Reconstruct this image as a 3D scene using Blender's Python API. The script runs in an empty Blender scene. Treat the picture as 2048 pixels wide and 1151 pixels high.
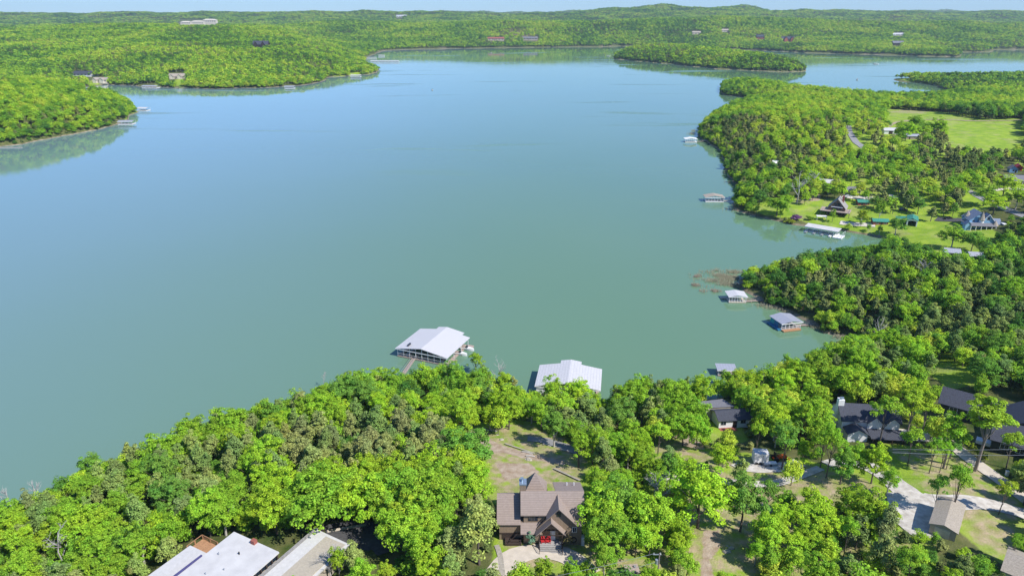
import bpy, math, random
import numpy as np
from mathutils import Vector
R = math.radians
rng = np.random.default_rng(7)
random.seed(7)

# ------------------------------------------------------------------ camera, sky, sun
CAM_H = 110.0
PITCH = R(21.3)
FOC = 1400.0                      # focal length in pixels of the 2048 wide photograph
scene = bpy.context.scene
COL = scene.collection
cam_d = bpy.data.cameras.new('camera')
cam = bpy.data.objects.new('camera', cam_d)
COL.objects.link(cam)
cam.location = (0, 0, CAM_H)
cam.rotation_euler = (math.pi / 2 - PITCH, 0, 0)
cam_d.sensor_width = 36
cam_d.lens = FOC / 2048 * 36
cam_d.clip_start = 1
cam_d.clip_end = 60000
scene.camera = cam
SUN_EL = R(47)
SUN_DIR = Vector((0.80, -0.60, 0)).normalized()       # compass direction towards the sun
world = bpy.data.worlds.new('World')
scene.world = world
world.use_nodes = True
wn = world.node_tree
wn.nodes.clear()
wo = wn.nodes.new('ShaderNodeOutputWorld')
wb = wn.nodes.new('ShaderNodeBackground')
ws = wn.nodes.new('ShaderNodeTexSky')
ws.sky_type = 'NISHITA'
ws.sun_disc = False
ws.sun_elevation = SUN_EL
ws.sun_rotation = math.atan2(SUN_DIR.x, SUN_DIR.y)
ws.altitude = 300
ws.air_density = 1.0
ws.dust_density = 0.0
ws.ozone_density = 3.0
wb.inputs['Strength'].default_value = 0.12
whs = wn.nodes.new('ShaderNodeHueSaturation')
whs.inputs['Saturation'].default_value = .82
wn.links.new(ws.outputs[0], whs.inputs['Color'])
wtint = wn.nodes.new('ShaderNodeMixRGB'); wtint.blend_type = 'MULTIPLY'; wtint.inputs[0].default_value = 1
wtint.inputs[2].default_value = (.49, .72, 1.08, 1)
wn.links.new(whs.outputs[0], wtint.inputs[1])
wn.links.new(wtint.outputs[0], wb.inputs[0])
wn.links.new(wb.outputs[0], wo.inputs[0])
sun_d = bpy.data.lights.new('sun', 'SUN')
sun_d.energy = 4.6
sun_d.angle = R(0.5)
sun_d.color = (1.0, 0.95, 0.87)
sun = bpy.data.objects.new('sun', sun_d)
COL.objects.link(sun)
d3 = Vector((SUN_DIR.x * math.cos(SUN_EL), SUN_DIR.y * math.cos(SUN_EL), math.sin(SUN_EL)))
sun.rotation_euler = d3.to_track_quat('Z', 'Y').to_euler()
sun.location = (60, -60, 300)
scene.view_settings.view_transform = 'Standard'
scene.view_settings.look = 'None'
scene.view_settings.exposure = 0.45
scene.view_settings.gamma = 1.0
scene.render.engine = 'CYCLES'
scene.cycles.max_bounces = 6
scene.cycles.diffuse_bounces = 2
scene.cycles.transmission_bounces = 3
scene.cycles.volume_bounces = 0
scene.cycles.transparent_max_bounces = 4

# ------------------------------------------------------------------ pixel <-> world
SP, CP = math.sin(PITCH), math.cos(PITCH)
def at(px, py, z=0.0):
    """Point of the horizontal plane z that the photograph shows at (px, py)."""
    a = (np.asarray(px, float) - 1024) / FOC
    b = (575.5 - np.asarray(py, float)) / FOC
    dy = CP + b * SP
    dz = -SP + b * CP
    t = (z - CAM_H) / dz
    return a * t, dy * t
def project(x, y, z):
    dz = z - CAM_H
    f = np.maximum(y * CP - dz * SP, 1e-3)
    u = y * SP + dz * CP
    return 1024 + FOC * x / f, 575.5 - FOC * u / f

def vnoise(x, y, s, seed=0):
    x = np.asarray(x, float) / s
    y = np.asarray(y, float) / s
    xi = np.floor(x).astype(np.int64); yi = np.floor(y).astype(np.int64)
    fx = x - xi; fy = y - yi
    fx = fx * fx * (3 - 2 * fx); fy = fy * fy * (3 - 2 * fy)
    def h(a, b):
        n = (a * 374761393 + b * 668265263 + seed * 144665) & 0x7fffffff
        n = ((n ^ (n >> 13)) * 1274126177) & 0x7fffffff
        n = (n ^ (n >> 16)) & 0xffff
        return n / 65535.0
    v00 = h(xi, yi); v10 = h(xi + 1, yi); v01 = h(xi, yi + 1); v11 = h(xi + 1, yi + 1)
    return (v00 * (1 - fx) + v10 * fx) * (1 - fy) + (v01 * (1 - fx) + v11 * fx) * fy
def fbm(x, y, s, seed=0, o=3):
    v = 0; a = 1; t = 0
    for i in range(o):
        v = v + a * vnoise(x, y, s / 2 ** i, seed + i * 17); t += a; a *= .5
    return v / t

def inpoly(x, y, poly):
    x = np.asarray(x, float); y = np.asarray(y, float)
    c = np.zeros(x.shape, bool)
    n = len(poly)
    for i in range(n):
        x0, y0 = poly[i]; x1, y1 = poly[(i + 1) % n]
        if y0 == y1: continue
        m = ((y0 > y) != (y1 > y)) & (x < (x1 - x0) * (y - y0) / (y1 - y0) + x0)
        c ^= m
    return c
def edgedist(x, y, poly):
    x = np.asarray(x, float); y = np.asarray(y, float)
    d = np.full(x.shape, 1e18)
    n = len(poly)
    for i in range(n):
        x0, y0 = poly[i]; x1, y1 = poly[(i + 1) % n]
        ex, ey = x1 - x0, y1 - y0
        L = ex * ex + ey * ey
        if L < 1e-9: continue
        t = np.clip(((x - x0) * ex + (y - y0) * ey) / L, 0, 1)
        dx = x - (x0 + t * ex); dy = y - (y0 + t * ey)
        d = np.minimum(d, dx * dx + dy * dy)
    return np.sqrt(d)

# ------------------------------------------------------------------ shorelines, read off the photograph at water level
def wp(pts):
    return [tuple(float(v) for v in at(p[0], p[1], 0)) for p in pts]
NEAR_SHORE = [(-90, 1068), (-40, 1062), (0, 1058), (40, 1044), (70, 1018), (110, 1003), (150, 985), (200, 963), (250, 945), (300, 925),
    (350, 905), (400, 885), (450, 864), (500, 846), (560, 830), (640, 806), (700, 792), (760, 782), (830, 768), (900, 765), (960, 772),
    (1000, 790), (1050, 803), (1100, 820), (1160, 827), (1210, 815), (1250, 806), (1300, 800), (1340, 796), (1380, 797), (1430, 800),
    (1480, 788), (1540, 770), (1600, 745), (1650, 718), (1690, 704), (1722, 692), (1716, 680), (1688, 673), (1643, 662), (1619, 648), (1589, 630), (1561, 616),
    (1527, 610), (1517, 598), (1497, 587), (1484, 575), (1474, 562), (1482, 552), (1510, 551), (1560, 541), (1620, 527), (1680, 516), (1740, 510),
    (1778, 500), (1784, 488), (1766, 476), (1735, 470), (1691, 462), (1640, 455), (1589, 448), (1555, 441), (1503, 430), (1476, 422),
    (1474, 408), (1484, 392), (1479, 372), (1466, 355), (1452, 336), (1445, 319), (1438, 303), (1416, 288), (1397, 271), (1404, 254),
    (1424, 236), (1464, 215), (1520, 204), (1534, 197), (1497, 195), (1457, 190), (1446, 183), (1437, 176), (1450, 170), (1519, 170),
    (1577, 182), (1628, 188), (1687, 197), (1775, 203), (1860, 200), (1925, 186), (1884, 175), (1848, 167), (1800, 162.5), (1781, 160.5),
    (1785, 158), (1850, 157), (1950, 157), (2048, 156), (2500, 154)]
ML = wp(NEAR_SHORE) + [(1700, 1400), (1700, -300), (-500, -300), (-300, 40)] + wp([(-420, 1180), (-60, 1128), (0, 1118), (20, 1108), (10, 1098), (-50, 1094)])
ISL = wp([(1229, 114), (1231, 118), (1282, 123), (1333, 127), (1424, 137), (1504, 142), (1560, 143.5), (1603, 143.5), (1612, 141), (1600, 137), (1560, 127),
    (1500, 117), (1400, 108), (1300, 106), (1240, 108)])
FAR = wp([(-900, 420), (-300, 345), (-100, 312), (0, 294), (44, 290), (68, 284), (120, 274), (154, 267), (191, 260), (219, 251), (239, 243), (262, 232), (276, 224),
    (270, 217), (255, 210), (235, 205), (205, 201), (178, 194), (166, 186), (160, 179), (172, 173), (212, 168), (267, 171), (318, 174.5), (366, 176.5),
    (427, 178), (530, 176), (598, 171), (642, 164), (660, 154), (700, 151.5), (735, 149), (754, 145), (752, 139), (738, 130), (731, 121), (737, 113),
    (755, 105), (768, 101.5), (800, 99.5), (850, 98), (916, 97), (1060, 95), (1214, 93.5), (1240, 92), (1300, 95), (1373, 96), (1388, 99), (1450, 100), (1519, 100.5), (1610, 105.5), (1700, 108),
    (1775, 110), (1884, 113.5), (1921, 114), (1922, 108), (1912, 104), (1950, 104.3), (1979, 103.5), (1987, 99.5), (2048, 99.5), (2500, 98)]) + [(14000, 7000), (14000, 15000), (-14000, 15000), (-14000, 900)]

CTRL_PX = [(1080, 1060, 14), (1080, 1150, 15), (1060, 920, 10.5), (1060, 860, 8), (500, 1100, 13.5), (300, 1000, 8), (600, 950, 9), (90, 1110, 4), (700, 850, 6.5),
    (900, 820, 5), (1300, 950, 12), (1250, 860, 7), (1450, 860, 9), (1500, 940, 12), (1450, 1100, 15), (1700, 1000, 14.5), (1950, 1000, 16), (1750, 880, 13.5),
    (1900, 830, 14), (1720, 790, 10), (1950, 730, 14), (1800, 700, 9), (1600, 790, 6), (2040, 880, 16.5), (1900, 1120, 17), (1600, 560, 5), (1800, 600, 10),
    (1700, 530, 4), (2000, 600, 14), (2000, 520, 8), (1700, 435, 5), (1600, 415, 5), (1820, 445, 5.5), (1960, 455, 8), (1900, 500, 6), (2060, 440, 13),
    (1550, 350, 8), (1700, 350, 11), (1900, 380, 12), (2060, 350, 14), (1500, 280, 12), (1600, 250, 16), (1720, 270, 18), (1900, 260, 16), (2040, 240, 18),
    (1500, 180, 6), (1650, 208, 7), (1850, 214, 6), (1950, 170, 3), (2060, 170, 6)]
CTRL = [(float(at(a, b, c)[0]), float(at(a, b, c)[1]), c) for a, b, c in CTRL_PX]
# ridge table of the far land: ground height by column of the photograph and distance
T_PX = [-400, 0, 150, 350, 480, 600, 700, 760, 900, 1060, 1214, 1300, 1400, 1520, 1650, 1775, 1920, 2048, 2400]
T_D = [450, 900, 1200, 1600, 2300, 2650, 3200, 4000, 5600, 7200, 9500, 13000]
def zc(py, D, tree=11):          # ground height whose canopy top shows at row py from distance D
    e = math.atan((575.5 - py) / FOC) - PITCH
    return CAM_H + D * math.tan(e) - tree
T_Z = []
for px in T_PX:
    left = px < 720
    c23 = np.interp(px, [-400, 0, 100, 200, 350, 480, 560, 650, 700, 745, 765], [66, 63, 62, 57, 52, 47, 49, 62, 76, 100, 101])
    r32 = np.interp(px, [-400, 0, 500, 760, 900, 1060, 1300, 1500, 1800, 2048, 2400], [58, 57, 50, 47, 43, 42, 40, 42, 45, 47, 48])
    r56 = np.interp(px, [-400, 0, 300, 600, 760, 1000, 1180, 1230, 1270, 1320, 1400, 1440, 1480, 1600, 1700, 1800, 2048, 2400],
                    [33, 32, 29, 26, 25.5, 26, 24.5, 20, 15, 13, 13, 16, 23, 24, 24.5, 25, 26, 27])
    r95 = np.interp(px, [-400, 0, 300, 650, 1000, 1500, 1640, 1720, 1900, 2400], [30, 29.5, 28, 25.5, 25.5, 25, 22.5, 23.5, 25, 26])
    row = [28, 30, 10 if px < 260 else 14, 26, 0, 0, 0, 0, 0, 0, 0, 0]
    if left:
        row[3] = 42 if px > 150 else 34
        row[4] = max(zc(c23, 2300), 20)
        row[5] = row[4] * .8
        row[6] = max(zc(r32, 3200), 25)
    else:
        row[2] = 10; row[3] = 18; row[4] = 18; row[5] = 26
        row[6] = zc(r32, 3200)
    row[7] = row[6] * .62
    row[8] = zc(r56, 5600)
    row[9] = row[8] * .72
    row[10] = zc(r95, 9500)
    row[11] = 70
    T_Z.append(row)
T_Z = np.array(T_Z)

def ground(x, y, full=False):
    x = np.asarray(x, float); y = np.asarray(y, float)
    shp = x.shape
    x = x.ravel(); y = y.ravel()
    D = np.hypot(x, y)
    z = np.full(x.shape, -3.0)
    sdall = np.full(x.shape, -1e9)
    lid = np.zeros(x.shape, int)
    for k, poly in enumerate((ML, ISL, FAR)):
        if k == 0: cand = D < 2200
        elif k == 1: cand = (D > 1500) & (D < 2600) & (x > 0)
        else: cand = (D > 350) & ((x < 0) | (D > 1800))
        idx = np.nonzero(cand)[0]
        if len(idx) == 0: continue
        xx = x[idx]; yy = y[idx]; DD = D[idx]
        wob = (vnoise(xx, yy, 9, 5) - .5) * 3.0 + (vnoise(xx, yy, 40, 6) - .5) * np.minimum(DD * .012, 16)
        sd = edgedist(xx, yy, poly)
        sd = np.where(inpoly(xx, yy, poly), sd, -sd) + wob
        if k == 0:
            num = np.zeros(len(idx)); den = np.zeros(len(idx))
            for cx, cy, czz in CTRL:
                w = 1 / ((xx - cx) ** 2 + (yy - cy) ** 2 + 150) ** 1.6
                num += w * czz; den += w
            T = num / den; L = 22.0
            T = T + (vnoise(xx, yy, 30, 3) - .5) * 1.2
            bank = 0.8
        elif k == 1:
            T = 17 + 8 * vnoise(xx, yy, 120, 9); L = 45.0; bank = 2.5
        else:
            pxe = 1024 + FOC * (xx / np.maximum(yy, 1)) / (CP + .37 * SP)
            pxe = np.clip(pxe, T_PX[0], T_PX[-1])
            j = np.clip(np.searchsorted(T_PX, pxe) - 1, 0, len(T_PX) - 2)
            tp = np.array(T_PX, float)
            fx = (pxe - tp[j]) / (tp[j + 1] - tp[j]); fx = fx * fx * (3 - 2 * fx)
            td = np.array(T_D, float)
            Dc = np.clip(yy * 1.0 + 0 * DD, td[0], td[-1])
            i = np.clip(np.searchsorted(td, Dc) - 1, 0, len(td) - 2)
            fy = (Dc - td[i]) / (td[i + 1] - td[i]); fy = fy * fy * (3 - 2 * fy)
            T = (T_Z[j, i] * (1 - fx) + T_Z[j + 1, i] * fx) * (1 - fy) + (T_Z[j, i + 1] * (1 - fx) + T_Z[j + 1, i + 1] * fx) * fy
            nz = fbm(xx, yy, 360, 21, 4) - .5
            T = T * (1 + np.where(DD < 1000, .15, .62) * nz) + np.where(DD > 2600, (fbm(xx, yy, 1300, 33, 2) - .5) * 16, 0)
            L = np.where(DD < 1100, 38.0, 120.0); L = np.where(DD > 2450, 170.0, L)
            bank = np.where(DD > 1800, 4.0, 1.6)
        h = np.where(sd > 0, bank * (1 - np.exp(-np.maximum(sd, 0) / 2.5)) + np.maximum(T, 1) * (1 - np.exp(-np.maximum(sd, 0) / L)),
                     np.maximum(sd * .3, -3))
        better = sd > sdall[idx]
        ii = idx[better]
        z[ii] = h[better]; sdall[ii] = sd[better]; lid[ii] = k
    if full: return z.reshape(shp), sdall.reshape(shp), lid.reshape(shp)
    return z.reshape(shp)

def gp(px, py):
    """World point of the ground seen at pixel (px, py)."""
    px = np.atleast_1d(np.asarray(px, float)); py = np.atleast_1d(np.asarray(py, float))
    a = (px - 1024) / FOC; b = (575.5 - py) / FOC
    dy = CP + b * SP; dz = -SP + b * CP
    ts = np.exp(np.linspace(math.log(60), math.log(7000), 150))
    T = np.broadcast_to(ts, (len(px), len(ts)))
    def gap(t): return CAM_H + dz[:, None] * t - np.maximum(ground(a[:, None] * t, dy[:, None] * t), 0)
    G = gap(T); k = np.argmax(G < 0, axis=1); k = np.where((G < 0).any(axis=1), np.maximum(k, 1), len(ts) - 1)
    lo = ts[k - 1]; hi = ts[k]
    for _ in range(9):
        m = (lo + hi) / 2; g = gap(m[:, None])[:, 0]
        hi = np.where(g < 0, m, hi); lo = np.where(g < 0, lo, m)
    t = (lo + hi) / 2
    return a * t, dy * t, CAM_H + dz * t
def gp1(px, py):
    x, y, z = gp(px, py)
    return float(x[0]), float(y[0]), float(z[0])
def gz(x, y): return float(ground(np.array([x]), np.array([y]))[0])

# ------------------------------------------------------------------ materials
def mat(name, col, rough=.8, var=.12, scale=3.0, bump=0.0, bscale=20.0, metal=0.0, spec=.3, col2=None, coords='Object'):
    m = bpy.data.materials.new(name); m.use_nodes = True
    nt = m.node_tree; b = nt.nodes['Principled BSDF']
    b.inputs['Roughness'].default_value = rough
    b.inputs['Metallic'].default_value = metal
    b.inputs['Specular IOR Level'].default_value = spec
    tc = nt.nodes.new('ShaderNodeTexCoord')
    n = nt.nodes.new('ShaderNodeTexNoise'); n.inputs['Scale'].default_value = scale; n.inputs['Detail'].default_value = 5
    nt.links.new(tc.outputs[coords], n.inputs['Vector'])
    rp = nt.nodes.new('ShaderNodeValToRGB')
    rp.color_ramp.elements[0].position = .3; rp.color_ramp.elements[1].position = .7
    c2 = col2 if col2 else tuple(min(1, c * (1 + var)) for c in col)
    c1 = col if col2 else tuple(c * (1 - var) for c in col)
    rp.color_ramp.elements[0].color = (*c1, 1); rp.color_ramp.elements[1].color = (*c2, 1)
    nt.links.new(n.outputs[0], rp.inputs[0]); nt.links.new(rp.outputs[0], b.inputs['Base Color'])
    if bump:
        n2 = nt.nodes.new('ShaderNodeTexNoise'); n2.inputs['Scale'].default_value = bscale
        nt.links.new(tc.outputs[coords], n2.inputs['Vector'])
        bp = nt.nodes.new('ShaderNodeBump'); bp.inputs['Strength'].default_value = bump; bp.inputs['Distance'].default_value = .1
        nt.links.new(n2.outputs[0], bp.inputs['Height']); nt.links.new(bp.outputs[0], b.inputs['Normal'])
    return m
def stripe_mat(name, col, col2, scale, axis='x', rough=.8, metal=0.0, frac=.12):
    """Surface with evenly spaced seams (siding, standing seams, shingle courses)."""
    m = mat(name, col, rough, .1, 2.0, metal=metal)
    nt = m.node_tree; b = nt.nodes['Principled BSDF']; rp = [n for n in nt.nodes if n.type == 'VALTORGB'][0]
    tc = [n for n in nt.nodes if n.type == 'TEX_COORD'][0]
    sx = nt.nodes.new('ShaderNodeSeparateXYZ'); nt.links.new(tc.outputs['Object'], sx.inputs[0])
    mu = nt.nodes.new('ShaderNodeMath'); mu.operation = 'MULTIPLY'; mu.inputs[1].default_value = scale
    nt.links.new(sx.outputs[{'x': 0, 'y': 1, 'z': 2}[axis]], mu.inputs[0])
    fr = nt.nodes.new('ShaderNodeMath'); fr.operation = 'FRACT'; nt.links.new(mu.outputs[0], fr.inputs[0])
    lt = nt.nodes.new('ShaderNodeMath'); lt.operation = 'LESS_THAN'; lt.inputs[1].default_value = frac; nt.links.new(fr.outputs[0], lt.inputs[0])
    mx = nt.nodes.new('ShaderNodeMixRGB'); mx.inputs[2].default_value = (*col2, 1)
    nt.links.new(lt.outputs[0], mx.inputs[0]); nt.links.new(rp.outputs[0], mx.inputs[1]); nt.links.new(mx.outputs[0], b.inputs['Base Color'])
    return m
M = {}
M['shingle_brown'] = stripe_mat('brown_shingle', (.29, .235, .205), (.225, .18, .155), 4.0, 'y', .9, frac=.3)
M['siding_brown'] = stripe_mat('brown_siding', (.25, .19, .135), (.15, .11, .08), 3.3, 'x', .85)
M['trim_brown'] = mat('dark_brown_trim', (.05, .035, .03), .7)
M['shingle_dark'] = mat('charcoal_shingle', (.055, .060, .080), .8, .4, 6.0, .3)
M['shingle_grey'] = mat('grey_shingle', (.17, .17, .19), .9, .2, 5.0)
M['shingle_tan'] = mat('weathered_tan_shingle', (.33, .29, .24), .9, .2, 4.0)
M['shingle_blue'] = mat('blue_grey_shingle', (.18, .22, .30), .85, .2, 5.0)
M['membrane'] = mat('pale_roof_membrane', (.47, .465, .46), .8, .0, .5, col2=(.56, .555, .545))
M['membrane_dirty'] = mat('stained_roof_membrane', (.47, .465, .455), .85, .0, 1.6, col2=(.54, .535, .525))
M['metal_white'] = stripe_mat('white_ribbed_metal', (.56, .555, .565), (.44, .44, .45), 1.1, 'x', .55, .1)
M['metal_grey'] = stripe_mat('grey_ribbed_metal', (.36, .38, .44), (.30, .32, .37), 1.1, 'x', .5, .2)
M['metal_green'] = stripe_mat('green_ribbed_metal', (.06, .27, .20), (.04, .20, .15), 1.1, 'x', .5, .15)
M['white'] = mat('white_paint', (.74, .74, .75), .6, .05)
M['cream'] = mat('cream_siding', (.58, .53, .44), .8, .08)
M['tan'] = mat('tan_siding', (.40, .36, .29), .8, .1)
M['blue'] = mat('light_blue_siding', (.22, .40, .58), .8, .08)
M['brick'] = mat('red_brick', (.30, .10, .075), .9, .25, 12)
M['darkgreen_wall'] = mat('dark_olive_siding', (.045, .05, .045), .85, .2)
M['glass'] = mat('dark_window_glass', (.02, .03, .045), .08, .1, 1, spec=.8)
M['wood'] = mat('weathered_deck_wood', (.36, .29, .25), .85, .2, 4)
M['wood_orange'] = mat('new_cedar_deck_wood', (.38, .21, .11), .8, .2, 4)
M['wood_grey'] = mat('grey_deck_wood', (.33, .32, .31), .85, .15, 4)
M['steel'] = mat('galvanised_steel', (.42, .44, .47), .45, .1, 3, metal=.5)
M['float'] = mat('dark_float_drum', (.03, .035, .045), .6)
M['blue_float'] = mat('blue_painted_steel', (.03, .16, .30), .5)
M['teal'] = mat('teal_panel', (.05, .35, .33), .5)
M['asphalt'] = mat('asphalt', (.075, .075, .08), .9, .25, 1.5)
M['road_grey'] = mat('worn_grey_asphalt', (.27, .27, .28), .9, .15, .6)
M['concrete'] = mat('pale_concrete', (.55, .49, .41), .85, .1, .8)
M['gravel'] = mat('white_gravel', (.42, .38, .33), .95, .0, .9, .5, 8, col2=(.66, .62, .56))
M['dirt'] = mat('pale_dirt', (.30, .22, .155), .95, .0, .5, .4, 5, col2=(.44, .35, .26))
M['bark'] = mat('grey_bark', (.12, .10, .085), .9, .3, 4)
M['bark_pale'] = mat('pale_bark', (.42, .40, .37), .9, .2, 4)
M['dead'] = mat('bleached_dead_wood', (.42, .40, .385), .9, .15, 3)
M['red'] = mat('red_paint', (.45, .025, .03), .5)
M['orange'] = mat('orange_paint', (.75, .14, .03), .4)
M['rubber'] = mat('black_rubber', (.02, .02, .02), .8)
M['car_blue'] = mat('dark_blue_car_paint', (.02, .05, .14), .25, .05, spec=.6)
M['car_black'] = mat('black_car_paint', (.015, .017, .022), .25, .05, spec=.6)
M['car_white'] = mat('white_car_paint', (.7, .7, .72), .25, .03, spec=.6)
M['tarp'] = mat('blue_tarp', (.02, .17, .45), .6)
M['stone'] = mat('pale_limestone', (.36, .33, .28), .95, .2, 2)
M['shingle_silver'] = mat('silvery_shake', (.27, .26, .25), .9, .25, 4.0)
M['log_wall'] = mat('brown_log_siding', (.20, .13, .095), .85, .2, 5)
M['metal_cap'] = mat('blue_grey_sheet_metal', (.30, .38, .46), .4, .2, metal=.5)
M['pole'] = mat('weathered_pole_wood', (.24, .20, .17), .9, .2)
M['purple'] = mat('purple_blossom', (.25, .10, .28), .8, .4, 6)
M['cap_blue'] = mat('violet_parapet_trim', (.07, .065, .17), .6)

# water
def water_mat():
    m = bpy.data.materials.new('lake_water'); m.use_nodes = True
    nt = m.node_tree; b = nt.nodes['Principled BSDF']
    geo = nt.nodes.new('ShaderNodeNewGeometry')
    n = nt.nodes.new('ShaderNodeTexNoise'); n.inputs['Scale'].default_value = .004; n.inputs['Detail'].default_value = 4
    nt.links.new(geo.outputs['Position'], n.inputs['Vector'])
    rp = nt.nodes.new('ShaderNodeValToRGB')
    rp.color_ramp.elements[0].position = .3; rp.color_ramp.elements[1].position = .7
    rp.color_ramp.elements[0].color = (.110, .212, .126, 1); rp.color_ramp.elements[1].color = (.128, .230, .138, 1)
    nt.links.new(n.outputs[0], rp.inputs[0])
    # clearer, bluer water away from green, silty right shore; sky reflection also painted in
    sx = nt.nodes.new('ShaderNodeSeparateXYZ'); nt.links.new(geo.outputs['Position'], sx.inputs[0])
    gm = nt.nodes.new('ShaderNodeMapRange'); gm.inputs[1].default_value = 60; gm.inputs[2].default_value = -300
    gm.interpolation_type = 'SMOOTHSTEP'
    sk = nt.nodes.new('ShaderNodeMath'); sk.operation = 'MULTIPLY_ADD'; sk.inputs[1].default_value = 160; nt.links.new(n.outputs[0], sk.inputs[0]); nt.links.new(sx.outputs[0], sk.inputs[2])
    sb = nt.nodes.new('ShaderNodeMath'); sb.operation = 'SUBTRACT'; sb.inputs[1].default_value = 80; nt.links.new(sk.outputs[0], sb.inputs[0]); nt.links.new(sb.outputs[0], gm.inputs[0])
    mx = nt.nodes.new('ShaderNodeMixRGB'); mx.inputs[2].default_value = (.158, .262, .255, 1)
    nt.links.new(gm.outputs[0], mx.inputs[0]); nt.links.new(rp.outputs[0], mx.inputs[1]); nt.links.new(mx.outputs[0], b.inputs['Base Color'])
    # calm slicks and wind-ruffled streaks
    mp = nt.nodes.new('ShaderNodeMapping'); mp.inputs['Scale'].default_value = (.0022, .0075, 1)
    nt.links.new(geo.outputs['Position'], mp.inputs[0])
    n3 = nt.nodes.new('ShaderNodeTexNoise'); n3.inputs['Scale'].default_value = 1; n3.inputs['Detail'].default_value = 4
    nt.links.new(mp.outputs[0], n3.inputs['Vector'])
    mr = nt.nodes.new('ShaderNodeMapRange'); mr.inputs[1].default_value = .35; mr.inputs[2].default_value = .65
    mr.inputs[3].default_value = .01; mr.inputs[4].default_value = .06
    nt.links.new(n3.outputs[0], mr.inputs[0])
    mp2 = nt.nodes.new('ShaderNodeMapping'); mp2.inputs['Scale'].default_value = (.0035, .016, 1); mp2.inputs['Rotation'].default_value = (0, 0, .15)
    nt.links.new(geo.outputs['Position'], mp2.inputs[0])
    n4 = nt.nodes.new('ShaderNodeTexNoise'); n4.inputs['Scale'].default_value = 1; n4.inputs['Detail'].default_value = 6
    nt.links.new(mp2.outputs[0], n4.inputs['Vector'])
    m4 = nt.nodes.new('ShaderNodeMapRange'); m4.inputs[1].default_value = .60; m4.inputs[2].default_value = .70; m4.inputs[4].default_value = .28
    nt.links.new(n4.outputs[0], m4.inputs[0])
    ad = nt.nodes.new('ShaderNodeMath'); ad.operation = 'ADD'; nt.links.new(mr.outputs[0], ad.inputs[0]); nt.links.new(m4.outputs[0], ad.inputs[1])
    nt.links.new(ad.outputs[0], b.inputs['Roughness'])
    b.inputs['IOR'].default_value = 1.42
    n2 = nt.nodes.new('ShaderNodeTexNoise'); n2.inputs['Scale'].default_value = .55; n2.inputs['Detail'].default_value = 3
    nt.links.new(geo.outputs['Position'], n2.inputs['Vector'])
    bp = nt.nodes.new('ShaderNodeBump'); bp.inputs['Strength'].default_value = .045; bp.inputs['Distance'].default_value = .25
    nt.links.new(n2.outputs[0], bp.inputs['Height']); nt.links.new(bp.outputs[0], b.inputs['Normal'])
    return m
M['water'] = water_mat()

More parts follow.
